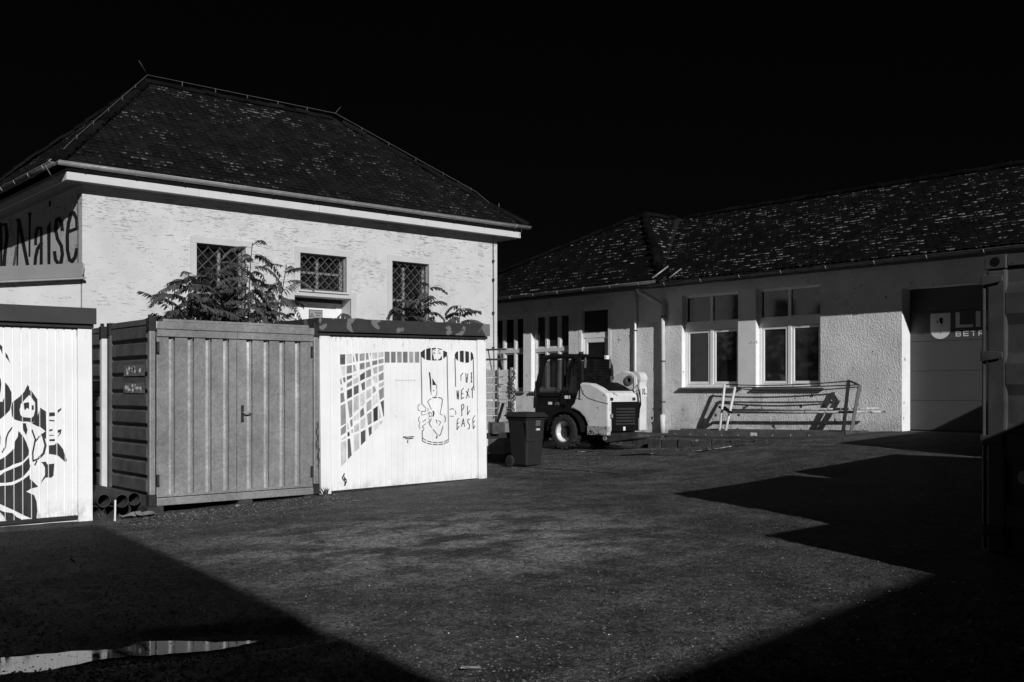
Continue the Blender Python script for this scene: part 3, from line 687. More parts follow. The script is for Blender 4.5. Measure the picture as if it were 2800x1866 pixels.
LETTERS=[([[(23.025,5.072),(22.735,5.036),(22.102,3.989),(22.345,4.005)]],0.02),
([[(22.296,5.096),(21.952,5.072),(22.033,5.006),(22.136,5.019)]],0.02),
([[(23.136,5.086),(22.771,5.058),(22.843,4.996),(22.967,5.005)]],0.02),
([[(21.431,4.71),(21.269,4.61),(21.249,3.922),(21.464,3.942)]],0.02),
([[(21.83,3.996),(21.14,3.933),(21.159,3.904),(21.843,3.96)]],0.02),
([[(20.994,4.658),(20.768,4.76),(20.78,3.9),(20.968,3.907)]],0.02),
([[(21.044,3.934),(20.681,3.91),(20.681,3.875),(21.044,3.9)]],0.02),
([[(21.044,4.628),(20.792,4.763),(20.855,4.622)]],0.02),
([[(20.88,5.142),(20.817,5.169),(20.749,5.124),(20.755,5.065),(20.817,5.018),(20.886,5.043)]],0.02),
([[(20.564,3.864),(20.124,3.844),(20.124,3.875),(20.545,3.898)]],0.02),
([[(22.959,5.053),(23.033,4.053),(22.902,4.041),(22.828,5.036)]],0.02),
([[(22.171,5.08),(22.192,4.206),(22.054,4.193),(22.033,5.062)]],0.02),
([[(21.288,4.705),(21.642,4.748),(21.642,4.69),(21.288,4.649)]],0.02),
([[(21.673,4.744),(21.812,4.605),(21.631,4.57),(21.495,4.708)]],0.02),
([[(21.802,4.625),(21.81,4.402),(21.623,4.381),(21.615,4.603)]],0.02),
([[(21.391,4.433),(21.714,4.318),(21.537,4.263),(21.219,4.378)]],0.02),
([[(21.688,4.334),(21.832,4.152),(21.623,4.117),(21.481,4.298)]],0.02),
([[(21.819,4.178),(21.874,3.955),(21.66,3.931),(21.606,4.152)]],0.02),
([[(19.971,4.476),(20.03,4.64),(20.23,4.657),(20.17,4.491)]],0.02),
([[(20.012,4.619),(20.206,4.765),(20.387,4.757),(20.19,4.61)]],0.02),
([[(20.291,4.782),(20.526,4.757),(20.405,4.688),(20.172,4.713)]],0.02),
([[(20.522,4.759),(20.58,4.556),(20.374,4.526),(20.317,4.727)]],0.02),
([[(20.584,4.58),(20.454,4.356),(20.253,4.347),(20.381,4.569)]],0.02),
([[(20.478,4.38),(20.2,4.185),(20.024,4.197),(20.298,4.392)]],0.02),
([[(20.242,4.232),(20.17,4.036),(19.971,4.025),(20.042,4.218)]],0.02),
([[(20.169,4.078),(20.261,3.89),(20.062,3.861),(19.97,4.048)]],0.02),
([[(20.12,3.923),(20.4,3.934),(20.367,3.866),(20.087,3.855)]],0.02),
([[(20.22,3.891),(20.424,4.016),(20.6,3.998),(20.393,3.872)]],0.02),
([[(20.376,3.967),(20.436,4.143),(20.643,4.156),(20.582,3.979)]],0.02),
([[(19.735,4.396),(19.185,4.407),(19.247,4.466),(19.8,4.457)]],0.02),
([[(19.159,4.397),(19.185,4.608),(19.373,4.629),(19.346,4.416)]],0.02),
([[(19.172,4.588),(19.377,4.765),(19.551,4.761),(19.342,4.583)]],0.02),
([[(19.46,4.783),(19.698,4.758),(19.585,4.691),(19.35,4.717)]],0.02),
([[(19.683,4.763),(19.835,4.589),(19.645,4.549),(19.496,4.723)]],0.02),
([[(19.82,4.614),(19.899,4.362),(19.704,4.333),(19.626,4.584)]],0.02),
([[(19.896,4.39),(19.883,4.088),(19.687,4.069),(19.699,4.368)]],0.02),
([[(19.891,4.115),(19.755,3.888),(19.565,3.884),(19.699,4.108)]],0.02),
([[(19.761,3.891),(19.529,3.825),(19.433,3.872),(19.664,3.938)]],0.02),
([[(19.471,3.824),(19.261,3.905),(19.416,3.957),(19.629,3.876)]],0.02),
([[(19.283,3.89),(19.164,4.058),(19.347,4.091),(19.469,3.922)]],0.02),
([[(23.957,5.093),(23.84,4.798),(23.58,4.777),(23.695,5.069)]],0.02),
([[(23.84,4.844),(24.035,4.383),(23.772,4.349),(23.58,4.806)]],0.02),
([[(24.025,4.417),(24.071,4.139),(23.805,4.111),(23.761,4.388)]],0.02),
([[(24.275,5.154),(24.258,4.158),(24.052,4.14),(24.068,5.129)]],0.02),
([[(24.18,5.054),(23.751,5.03),(23.794,5.087),(24.223,5.111)]],0.02),
([[(23.099,4.521),(22.952,4.495),(23.099,4.133),(23.322,4.093)]],0.12)]
# ---------------------------------------------------------------- ground
SN, CS = math.sin(R(48.93)), math.cos(R(48.93))
def sstep(a, b, x):
    t = min(1, max(0, (x-a)/(b-a))); return t*t*(3-2*t)
PUD_Z = -.028
def puddle_w(x, y):
    # a shallow level pan between the foreground tracks
    ax, ay = x-2.35, y-5.92; a = ax*.925-ay*.38; b = ax*.38+ay*.925
    return 1-sstep(.55, 1.25, math.sqrt((a/1.35)**2+(b/.42)**2))
def ground_z(x, y):
    X = SN*x-CS*y; Y = CS*x+SN*y
    Xc = max(-12, min(14, X)); Yc = max(0, min(32, Y))
    z = .045+.02*(Xc+2.65)+.006*(Yc-14.3)
    z += .36*sstep(10, 19, x)*(1-sstep(10.4, 15.6, y))
    z -= .05*math.exp(-((x-4.8)**2+(y-12.2)**2)/3.0)
    w = puddle_w(x, y)
    return z*(1-w)+PUD_Z*w
def ground_h(x, y):
    n = mnoise.noise(Vector((x*.55, y*.55, 3.1)))*.012+mnoise.noise(Vector((x*2.1, y*2.1, 7.7)))*.005
    if 0 < x < 12 and 1.5 < y < 13:
        wet = puddle_w(x, y)
        n = n*(1-wet)+(1-wet)*(mnoise.noise(Vector((x*9, y*9, 1.3)))*.0045+mnoise.noise(Vector((x*21, y*21, 4.4)))*.0035)
    return ground_z(x, y)+n
def axis(lo, hi, a, b, st, fa, fb, fine):
    L = []; k = lo
    while k < a: L.append(k); k += max(st*2, (a-k)*.35)
    k = a
    while k < b: L.append(k); k += fine if fa < k < fb else st
    k = b; s = st
    while k < hi: L.append(k); s *= 1.5; k += s
    L.append(hi); return L
gx = axis(-300, 300, -3, 24, .22, 1.2, 10.5, .05); gy = axis(-300, 300, 0, 24, .22, 2.4, 12.6, .05)
mb = MB()
mb.v = [(x, y, ground_h(x, y)) for y in gy for x in gx]
nx = len(gx)
mb.f = [(j*nx+i, j*nx+i+1, (j+1)*nx+i+1, (j+1)*nx+i) for j in range(len(gy)-1) for i in range(nx-1)]
o = mb.build('ground', asphalt, smooth=True, recalc=False); o['kind'] = 'structure'

# dark joints where the asphalt was patched
for (a, b, w) in [((11.92, 13.2), (11.8, 11.0), .035), ((14.62, 15.18), (14.4, 11.84), .04), ((17.3, 16.7), (16.7, 12.2), .03)]:
    mb = MB(); n = 26; L = []
    for i in range(n+1):
        t = i/n; x = a[0]+(b[0]-a[0])*t+mnoise.noise(Vector((i*.4, a[0], 0)))*.03; y = a[1]+(b[1]-a[1])*t
        ww = w*(.7+.6*abs(mnoise.noise(Vector((i*.7, a[1], 5)))))
        L.append((x, y, ww))
    for i in range(n):
        (x0, y0, w0), (x1, y1, w1) = L[i], L[i+1]
        mb.poly([(x0-w0, y0, ground_h(x0-w0, y0)+.005), (x1-w1, y1, ground_h(x1-w1, y1)+.005), (x1+w1, y1, ground_h(x1+w1, y1)+.005), (x0+w0, y0, ground_h(x0+w0, y0)+.005)])
    mb.build('asphalt_joint', G('tar_joint', .012, .7, .3), recalc=False)['kind'] = 'structure'

def puddle(pts, z=None):
    # blobby outline through control points, level water surface
    n = len(pts); out = []
    for i in range(n):
        p0, p1, p2, p3 = [Vector(pts[(i+k-1) % n]) for k in range(4)]
        for s in range(5):
            t = s/5
            q = .5*((2*p1)+(-p0+p2)*t+(2*p0-5*p1+4*p2-p3)*t*t+(-p0+3*p1-3*p2+p3)*t**3)
            j = .012
            out.append((q.x+random.uniform(-j, j), q.y+random.uniform(-j, j), ground_z(q.x, q.y)+.018 if z is None else z))
    mb = MB()
    for t in tessellate_polygon([[Vector(q) for q in out]]): mb.poly([out[i] for i in t])
    mb.build('puddle', water, recalc=False)['kind'] = 'structure'
zp = PUD_Z+.006
puddle([(1.3, 6.35), (1.75, 6.26), (2.1, 6.13), (2.25, 6.06), (2.42, 6.14), (2.72, 5.84), (2.86, 5.75), (2.93, 5.70), (2.84, 5.67), (2.68, 5.66), (2.48, 5.72), (2.28, 5.80), (2.1, 5.88), (1.8, 5.86), (1.5, 5.85), (1.2, 6.0)], zp)
for pts in ([(15.35, 15.55), (15.55, 15.2), (15.72, 14.98), (15.6, 14.95), (15.4, 15.2), (15.25, 15.45)],
            [(15.0, 14.55), (15.25, 14.1), (15.6, 13.75), (15.75, 13.62), (15.6, 13.6), (15.2, 13.95), (14.95, 14.4)],
            [(14.45, 13.4), (14.62, 13.1), (14.75, 12.75), (14.6, 12.7), (14.42, 13.0), (14.35, 13.3)],
            [(15.1, 12.1), (15.5, 11.95), (16.0, 11.95), (16.6, 12.2), (16.3, 11.9), (15.6, 11.75), (15.0, 11.88)]):
    puddle(pts)

# ---------------------------------------------------------------- raised strip in front of the workshop, with kerb stones
XW = 19.53
def plat_z(y): return .43+.10*sstep(15, 10.5, y)
PLX = lambda y: 16.95+.02*(y-12)+1.15*sstep(14.8, 15.5, y)
mb = MB(); ys = [10.9+.3*i for i in range(45)]
for i in range(len(ys)-1):
    a, b = ys[i], ys[i+1]
    mb.poly([(PLX(a)+.14, a, plat_z(a)), (XW+.3, a, plat_z(a)), (XW+.3, b, plat_z(b)), (PLX(b)+.14, b, plat_z(b))])
pf = mb.build('raised_pavement', asphalt, recalc=False); pf['kind'] = 'structure'
kb = bpy.data.objects.new('kerb', None); COL.objects.link(kb); kb['kind'] = 'structure'; kb.location = (16.9, 12, .2); ORG['kerb'] = (16.9, 12, .2)
y = 10.9
while y < 23:
    l = random.uniform(.32, .62); j = random.uniform(-.012, .012); z1 = plat_z(y)+random.uniform(-.012, .012)
    m_ = MB().hexa([(PLX(y)+j, y+.008, -.05), (PLX(y)+.15, y+.008, -.05), (PLX(y)+.15, y+l, -.05), (PLX(y)+j, y+l, -.05)],
                   [(PLX(y)+j+.01, y+.01, z1), (PLX(y)+.15, y+.008, z1), (PLX(y)+.15, y+l, z1), (PLX(y)+j+.01, y+l-.006, z1)])
    m_.build('kerb_stone', stone_m, kb, bevel=.014); y += l+.006
x = 16.95
while x < 19.3:
    l = random.uniform(.35, .6); z1 = plat_z(10.9)+random.uniform(-.01, .008)
    MB().box(x+.16, x+.16+l, 10.74, 10.895, .1, z1).build('kerb_stone', stone_m, kb, bevel=.014); x += l+.006

# ---------------------------------------------------------------- roof tiling
def tile_proto(name, mat):
    w, L, th = .168, .30, .016        # flat tail tile: rounded lower edge; local x across, y up the slope, z out
    pts = [(-w/2, L), (-w/2, .035), (-w*.3, .008), (0, 0), (w*.3, .008), (w/2, .035), (w/2, L)]
    b = MB()
    n = len(pts)
    vs = [(x, y, 0.004) for x, y in pts]+[(x, y, th) for x, y in pts]
    b.add(vs, [tuple(range(n, 2*n))]+[(i, i+1, n+i+1, n+i) for i in range(0, 6)])
    return b
TAIL = [1-y/.30 for y in (.30, .035, .008, 0, .008, .035, .30)]*2
def set_tail(me):
    a = me.attributes.new('tail', 'FLOAT', 'POINT'); n = len(me.vertices)//len(TAIL)
    a.data.foreach_set('value', TAIL*n)
def roof_field(parent, O, U, S, spans, rows, expo, mat, keep, first_n):
    """O origin at eaves, U unit along eaves, S unit up the slope; spans(r)->(a0,a1). The first_n tiles nearest the camera are objects, the rest one mesh"""
    N = U.cross(S).normalized()
    if N.z < 0: N = -N
    T = []
    for r in range(rows):
        a0, a1 = spans((r+.4)*expo)
        a = a0+(.085 if r % 2 else 0)
        while a <= a1:
            T.append((a, r)); a += .172
    C = Vector((0, 0, 1.5)); cand = []
    for a, r in T:
        p = O+U*(a+random.uniform(-.004, .004))+S*(r*expo+random.uniform(-.008, .008))
        tx = random.gauss(0, .014); ty = random.gauss(0, .02)
        s2 = (S*math.cos(.055+ty)-N*math.sin(.055+ty)); u2 = (U+N*tx+S*random.gauss(0, .012)).normalized()
        n2 = u2.cross(s2).normalized()
        if n2.z < 0: n2 = -n2
        p = p+N*(.022+random.uniform(0, .006))
        cand.append(((p-C).length, p, u2, s2, n2))
    cand.sort(key=lambda q: q[0])
    og = Vector(ORG.get(parent.name, (0, 0, 0)))
    pm = tile_proto('t', mat); me = pm.mesh('roof_tile', mat, None, recalc=False); set_tail(me)
    for d_, p, u, s, n in cand[:first_n]:
        o = mk('roof_tile', me, parent)
        M4 = Matrix((u, s, n)).transposed().to_4x4(); M4.translation = p-og; o.matrix_local = M4
    mb = MB()
    for d_, p, u, s, n in cand[first_n:]:
        mb.add([p+u*v[0]+s*v[1]+n*v[2] for v in pm.v], pm.f)
    if mb.f: set_tail(mb.build('roof_tile_field', mat, parent, recalc=False, kind='stuff').data)
def cap_tiles(parent, A, B, mat, step=.34, r=.115):
    A, B = Vector(A), Vector(B); d = (B-A); n = int(d.length/step); d.normalize()
    side = d.cross(Vector((0, 0, 1))).normalized(); up = side.cross(d).normalized()
    og = Vector(ORG.get(parent.name, (0, 0, 0)))
    m = MB(); K = 9
    for o_, rr, l in ((0, r, 0), (0, r*.86, step*1.12)):
        for k in range(K):
            t = math.pi*(-.08+1.16*k/(K-1)); m.v.append((l, math.cos(t)*rr, math.sin(t)*rr*.8))
    m.f = [(k, k+1, K+k+1, K+k) for k in range(K-1)]+[tuple(range(K))]
    me = m.mesh('hip_tile', mat, None, smooth=False, recalc=False)
    for i in range(n):
        o = mk('hip_tile', me, parent)
        j = Vector((random.gauss(0, .006), random.gauss(0, .006), random.gauss(0, .008)))
        tilt = random.gauss(0, .03); dd = (d+up*tilt+side*random.gauss(0, .02)).normalized(); ss = dd.cross(up).normalized(); uu = ss.cross(dd)
        M4 = Matrix((dd, ss, uu)).transposed().to_4x4(); M4.translation = A+d*(i*step)+up*.03+j-og; o.matrix_local = M4
def gutter(parent, A, B, r, mat, every=.85, name='gutter', brk=None):
    A, B = Vector(A), Vector(B); d = (B-A).normalized(); side = d.cross(Vector((0, 0, 1))).normalized(); L = (B-A).length
    m = MB(); K = 10; segs = max(2, int(L/1.2))
    for i in range(segs+1):
        p = A+(B-A)*(i/segs)+Vector((0, 0, mnoise.noise(Vector((i*1.3, r*50, 0)))*.006))
        for rr in (r, r-.006):
            for k in range(K+1):
                t = math.pi+math.pi*k/K; q = p+side*math.cos(t)*rr+Vector((0, 0, math.sin(t)*rr)); m.v.append(tuple(q))
    W = 2*(K+1)
    for i in range(segs):
        for k in range(K):
            m.f.append((i*W+k, i*W+k+1, (i+1)*W+k+1, (i+1)*W+k)); m.f.append((i*W+K+1+k, (i+1)*W+K+1+k, (i+1)*W+K+2+k, i*W+K+2+k))
        m.f.append((i*W, (i+1)*W, (i+1)*W+K+1, i*W+K+1)); m.f.append((i*W+K, i*W+2*K+1, (i+1)*W+2*K+1, (i+1)*W+K))
    for e in (0, segs):
        m.f.append(tuple(e*W+k for k in range(K+1)))
    for sgn in (-1, 1):
        m.tube([A+side*sgn*r, B+side*sgn*r], .009, 6)
    g = m.build(name, mat, parent, smooth=True)
    n = int(L/every)
    for i in range(1, n+1):
        p = A+d*(i-.5)*L/n
        b = MB(); b.tube([p+side*math.cos(math.pi+math.pi*k/10)*(r+.004)+Vector((0, 0, math.sin(math.pi+math.pi*k/10)*(r+.004))) for k in range(11)], .009, 5)
        b.build('gutter_bracket', brk or mat, g, smooth=True)
    return g

# ---------------------------------------------------------------- left building
YB = 19.0; XL, XR = 6.30, 16.08; YK = 26.1
lb = thing('plastered_building', 'pale scored-plaster building with hipped tile roof and latticed windows behind the garages', 'building', (11.2, 22.5, 0))
PF = lambda a, z, d: (a, YB+d, z)
W1 = (8.45, 9.475, 2.05, 4.345); W2 = (10.705, 11.826, 3.585, 4.354); W3 = (13.01, 14.02, 2.3, 4.373); DR = (10.574, 11.94, .3, 3.46)
m = MB()
wall_holes(m, XL, XR, -.3, 5.42, [W1, W2, W3, DR], PF)
for h, d in ((W1, .26), (W2, .26), (W3, .26), (DR, .46)): reveals(m, h, PF, d)
m.poly([(XL, YB, -.3), (XL, YK, -.3), (XL, YK, 5.42), (XL, YB, 5.42)]); m.poly([(XR, YB, -.3), (XR, YK, -.3), (XR, YK, 5.42), (XR, YB, 5.42)]); m.poly([(XL, YK, -.3), (XR, YK, -.3), (XR, YK, 5.42), (XL, YK, 5.42)])
m.build('wall', scored, lb, recalc=False)
def lattice(mb, h, d, pitch, r=.0075):
    a0, a1, z0, z1 = h[0]+.03, h[1]-.03, h[2]+.03, h[3]-.03
    for q in (((a0, z0), (a1, z0)), ((a0, z1), (a1, z1)), ((a0, z0), (a0, z1)), ((a1, z0), (a1, z1))):
        mb.tube([PF(*q[0], d), PF(*q[1], d)], r*1.1, 6)
    for sg in (1, -1):
        k = -int((z1-z0+a1-a0)/pitch)-2
        while k*pitch < (a1-a0)+(z1-z0)+1:
            c = a0+k*pitch+(.5*pitch if 0 else 0)
            # line a = c + sg*(z - z0)
            za, zb = z0, z1
            pts = []
            for z in (z0, z1):
                pts.append((c+sg*(z-z0), z))
            (xa, ya), (xb, yb) = pts
            lo, hi = 0.0, 1.0
            dx = xb-xa
            t0, t1 = sorted(((a0-xa)/dx, (a1-xa)/dx)); lo, hi = max(lo, t0), min(hi, t1)
            if hi-lo > .02:
                mb.tube([PF(xa+dx*lo, ya+(yb-ya)*lo, d+.012*sg), PF(xa+dx*hi, ya+(yb-ya)*hi, d+.012*sg)], r, 5)
            k += 1
def lattice_window(h, cols, bars, pitch, lbl=None):
    s = MB(); w = .128
    a0, a1, z0, z1 = h
    for q in ((a0-w, a1+w, z1, z1+w), (a0-w, a0, z0-.1, z1), (a1, a1+w, z0-.1, z1)): pbox(s, *q, PF, -.018, .02)
    win = s.build('window', trimw, lb, bevel=.004)
    g = MB(); lattice(g, h, .075, pitch); g.build('lattice_grille', G('lattice_iron', .10, .6, .3, 8), win)
    f = MB(); frame_ring(f, a0, a1, z0, z1, .055, PF, .19, .25)
    for c in cols: pbox(f, c-.03, c+.03, z0+.055, z1-.055, PF, .185, .248)
    for b in bars: pbox(f, a0+.055, a1-.055, b-.025, b+.025, PF, .187, .246)
    f.build('sash_frame', iron_w, win, bevel=.004)
    xs = [a0+.055]+[c for c in cols]+[a1-.055]; zs = [z0+.055]+list(bars)+[z1-.055]
    for i in range(len(xs)-1):
        for j in range(len(zs)-1):
            p = MB(); pbox(p, xs[i], xs[i+1], zs[j], zs[j+1], PF, .222, .228); p.build('pane', glass_dark, win)
    bk = MB(); bk.poly([PF(a0, z0, .27), PF(a1, z0, .27), PF(a1, z1, .27), PF(a0, z1, .27)]); bk.build('dark_backing', room_dark, win, recalc=False)  # dark sheet behind the panes, stands in for the unlit room
    return win
lattice_window(W1, [9.0], [2.75, 3.4], .245)
w2 = lattice_window(W2, [11.22], [3.97], .20)
sl = MB(); pbox(sl, 10.66, 11.87, 3.545, 3.585, PF, -.05, .2); sl.build('window_sill', trimw, w2, bevel=.004)
lattice_window(W3, [13.45], [2.8, 3.52], .215)
s = MB()
for q in ((DR[0]-.13, DR[1]+.13, DR[3], DR[3]+.125), (DR[0]-.13, DR[0], .3, DR[3]), (DR[1], DR[1]+.13, .3, DR[3])): pbox(s, *q, PF, -.015, .02)
dor = s.build('door', trimw, lb, bevel=.004)
p = MB(); pbox(p, DR[0], DR[1], .3, 3.36, PF, .40, .45); pbox(p, DR[0], DR[1], 3.36, DR[3], PF, .36, .45)
pbox(p, DR[1]-.14, DR[1], .3, 3.36, PF, .38, .42); p.build('door_leaf', reveal_w, dor, bevel=.004)
p = MB(); pbox(p, DR[0]+.02, DR[1]-.02, 3.37, 3.45, PF, .345, .36); p.build('door_head', dark_metal, dor)
# eaves
FY = 18.68
xs = [5.93, 8.36, 10.98, 13.72, 16.56]
for i in range(4):
    MB().box(xs[i]+.003, xs[i+1]-.003, FY, FY+.03, 5.185, 5.325).build('fascia_board', fasc_w, lb, bevel=.003)
MB().box(5.93, 5.96, FY+.035, YK+.3, 5.185, 5.325).build('fascia_board', fasc_w, lb, bevel=.003)
MB().box(16.53, 16.56, FY+.035, YK+.3, 5.185, 5.325).build('fascia_board', fasc_w, lb, bevel=.003)
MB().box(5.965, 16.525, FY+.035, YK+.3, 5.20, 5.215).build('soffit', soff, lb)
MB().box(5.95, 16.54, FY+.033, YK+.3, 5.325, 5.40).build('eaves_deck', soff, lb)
EZ = 5.45; RY, RZ = 22.5, 8.29; RX0, RX1 = 8.87, 13.68; EX0, EX1, EY0, EY1 = 5.78, 16.72, 18.62, 26.4
rf = MB()
A_, B_, C_, D_ = (EX0, EY0, EZ), (EX1, EY0, EZ), (EX1, EY1, EZ), (EX0, EY1, EZ); E_, F_ = (RX0, RY, RZ), (RX1, RY, RZ)
rf.poly([A_, B_, F_, E_]); rf.poly([B_, C_, F_]); rf.poly([C_, D_, E_, F_]); rf.poly([D_, A_, E_])
roof = rf.build('roof', G('roof_underlay', .02, .9), lb, recalc=False)
S1 = (Vector((0, RY-EY0, RZ-EZ))).normalized(); slen = Vector((0, RY-EY0, RZ-EZ)).length
def sp_front(u):
    t = min(1, u/slen); return (t*(RX0-EX0)+.06, (EX1-EX0)-t*(EX1-RX1)-.06)
roof_field(roof, Vector((EX0, EY0, EZ)), Vector((1, 0, 0)), S1, sp_front, int(slen/.145), .145, tile_a, None, 300)
S2 = Vector((RX0-EX0, 0, RZ-EZ)); s2len = S2.length; S2.normalize()
def sp_left(u):
    t = min(1, u/s2len); return (t*(RY-EY0)+.06, (EY1-EY0)-t*(EY1-RY)-.06)
roof_field(roof, Vector((EX0, EY0, EZ)), Vector((0, 1, 0)), S2, sp_left, int(s2len/.145), .145, tile_a, None, 0)
up = Vector((0, 0, .03))
cap_tiles(roof, A_, E_, tile_a); cap_tiles(roof, B_, F_, tile_a); cap_tiles(roof, (RX0-.1, RY, RZ), (RX1+.1, RY, RZ), tile_a); cap_tiles(roof, D_, E_, tile_a)
gutter(lb, (5.74, 18.56, 5.46), (16.74, 18.56, 5.46), .068, zinc, .88)
gutter(lb, (5.70, 18.62, 5.45), (5.70, 26.4, 5.45), .068, zinc_dk, .8, brk=zinc)
# lightning conductor
def wire(pts, r, name, parent, clips=True, mat=zinc_dk):
    w = MB(); w.tube(pts, r, 5); w.build(name, mat, parent, smooth=True)
lw = .006
def lift(p, h=.17): return (p[0], p[1], p[2]+h)
wire([(5.9, 18.75, 5.72), lift((6.2, 19.15, 5.85)), lift(E_, .2), lift(F_, .2), lift((15.9, 19.6, 6.2)), (16.25, 19.1, 5.85), (16.42, 18.75, 5.55), (16.5, 18.55, 5.45), (16.48, 18.6, 5.25)], lw, 'lightning_wire', lb)
wire([lift(E_, .2), (RX0-.25, RY-.15, RZ+.43)], lw, 'lightning_rod', lb); wire([lift(F_, .2), (RX1+.22, RY+.1, RZ+.42)], lw, 'lightning_rod', lb)
for a, b, n in ((A_, E_, 6), (E_, F_, 6), (F_, B_, 7)):
    for i in range(1, n):
        q = Vector(a)+(Vector(b)-Vector(a))*i/n
        w = MB(); w.tube([q+Vector((0, 0, .08)), q+Vector((0, 0, .21))], .009, 5); w.build('wire_clip', zinc_dk, lb)
w = MB(); w.tube([(15.92, YB-.05, 5.2), (15.93, YB-.05, 3.6), (15.95, YB-.05, 1.2)], .008, 5); w.build('earth_wire', dark_metal, lb)
for z in (4.6, 4.15, 3.35, 2.5): MB().box(15.91, 15.945, YB-.065, YB, z-.03, z+.03).build('wire_clip', dark_metal, lb)
w = MB(); w.tube([(5.86, 18.9, 5.6), (5.70, 18.84, 5.52), (5.63, 18.86, 5.42), (5.72, 18.92, 5.3), (5.90, 19.0, 5.17)], .008, 6); w.build('lightning_wire', zinc, lb, smooth=True)
w = MB(); w.tube([(XL-.02, YB+.17, 5.05), (XL-.02, YB+.16, 3.6)], .008, 5); w.build('earth_wire', dark_metal, lb)
paint_art(LETTERS, None, lambda a, z, d: (XL-.004+d, a, z), 0, lb, 'painted_lettering')

# lean-to against the building, its sloping verge board below the lettering
an = thing('lean_to_annex', 'low lean-to with sloping grey verge board under the painted lettering', 'annex', (3.5, 21, 0))
m = MB(); AX0 = -1.5
zt = lambda x: 3.50+.118*(x-6.28)
m.poly([(AX0, YB+.012, -.3), (XL-.02, YB+.012, -.3), (XL-.02, YB+.012, zt(XL)+.1), (AX0, YB+.012, zt(AX0)+.1)])
m.build('wall', scored, an, recalc=False)
m = MB(); m.hexa([(AX0, YB-.10, zt(AX0)+.02), (XL-.02, YB-.10, zt(XL)+.02), (XL-.02, YB-.07, zt(XL)+.02), (AX0, YB-.07, zt(AX0)+.02)], [(AX0, YB-.10, zt(AX0)+.235), (XL-.02, YB-.10, zt(XL)+.265), (XL-.02, YB-.07, zt(XL)+.265), (AX0, YB-.07, zt(AX0)+.235)])
m.build('verge_board', G('grey_sheet_verge', .20, .6, .08, 3), an, bevel=.003)
m = MB(); m.hexa([(AX0, YB-.14, zt(AX0)-.015), (XL+.02, YB-.14, zt(XL)-.015), (XL+.02, YB-.065, zt(XL)-.015), (AX0, YB-.065, zt(AX0)-.015)], [(AX0, YB-.14, zt(AX0)+.018), (XL+.02, YB-.14, zt(XL)+.018), (XL+.02, YB-.065, zt(XL)+.018), (AX0, YB-.065, zt(AX0)+.018)])
m.build('drip_edge', zinc, an)
m = MB(); m.hexa([(AX0, YB-.07, zt(AX0)+.1), (XL-.02, YB-.07, zt(XL)+.1), (XL-.02, YK, zt(XL)+.1), (AX0, YK, zt(AX0)+.1)], [(AX0, YB-.07, zt(AX0)+.2), (XL-.02, YB-.07, zt(XL)+.2), (XL-.02, YK, zt(XL)+.2), (AX0, YK, zt(AX0)+.2)])
m.build('roof', G('felt_roof', .06, .9), an)
w = MB(); w.tube([(XL-.03, YB-.02, 3.8), (XL-.01, YB-.12, 3.74), (XL-.03, YB-.13, 3.56)], .012, 6); w.build('flashing_end', zinc, an)
# enamel warning sign on the recessed door
sg = thing('warning_sign', 'small grey warning sign with triangle on the recessed white door', 'sign', (11.3, YB+.385, 3.0))
m = MB(); pbox(m, 11.135, 11.46, 2.985, 3.215, PF, .375, .385); m.build('plate', sign_g, sg)
m = MB(); frame_ring(m, 11.135, 11.46, 2.985, 3.215, .010, PF, .371, .3745); m.build('rim', dark_metal, sg)
m = MB()
def ring_tri(mb, c, r, w):
    for i in range(3):
        a, b = [(c[0]+math.sin(R(120*k))*r, c[1]+math.cos(R(120*k))*r) for k in (i, i+1)]
        a2, b2 = [(c[0]+math.sin(R(120*k))*(r-w), c[1]+math.cos(R(120*k))*(r-w)) for k in (i, i+1)]
        mb.poly([PF(*a, .3735), PF(*b, .3735), PF(*b2, .3735), PF(*a2, .3735)])
ring_tri(m, (11.205, 3.085), .062, .022); m.poly([PF(11.2, 3.105, .373), PF(11.208, 3.08, .373), PF(11.2, 3.06, .373), PF(11.196, 3.08, .373)])
m.build('triangle', black, sg, recalc=False)
m = MB(); text_into(m, 'Hochspannung', PF, .036, 11.275, 3.14, .3735, .72, .001); text_into(m, 'Vorsicht !', PF, .036, 11.3, 3.085, .3735, .72, .001); text_into(m, 'Lebensgefahr', PF, .036, 11.275, 3.03, .3735, .74, .001)
m.build('lettering', black, sg, recalc=False)

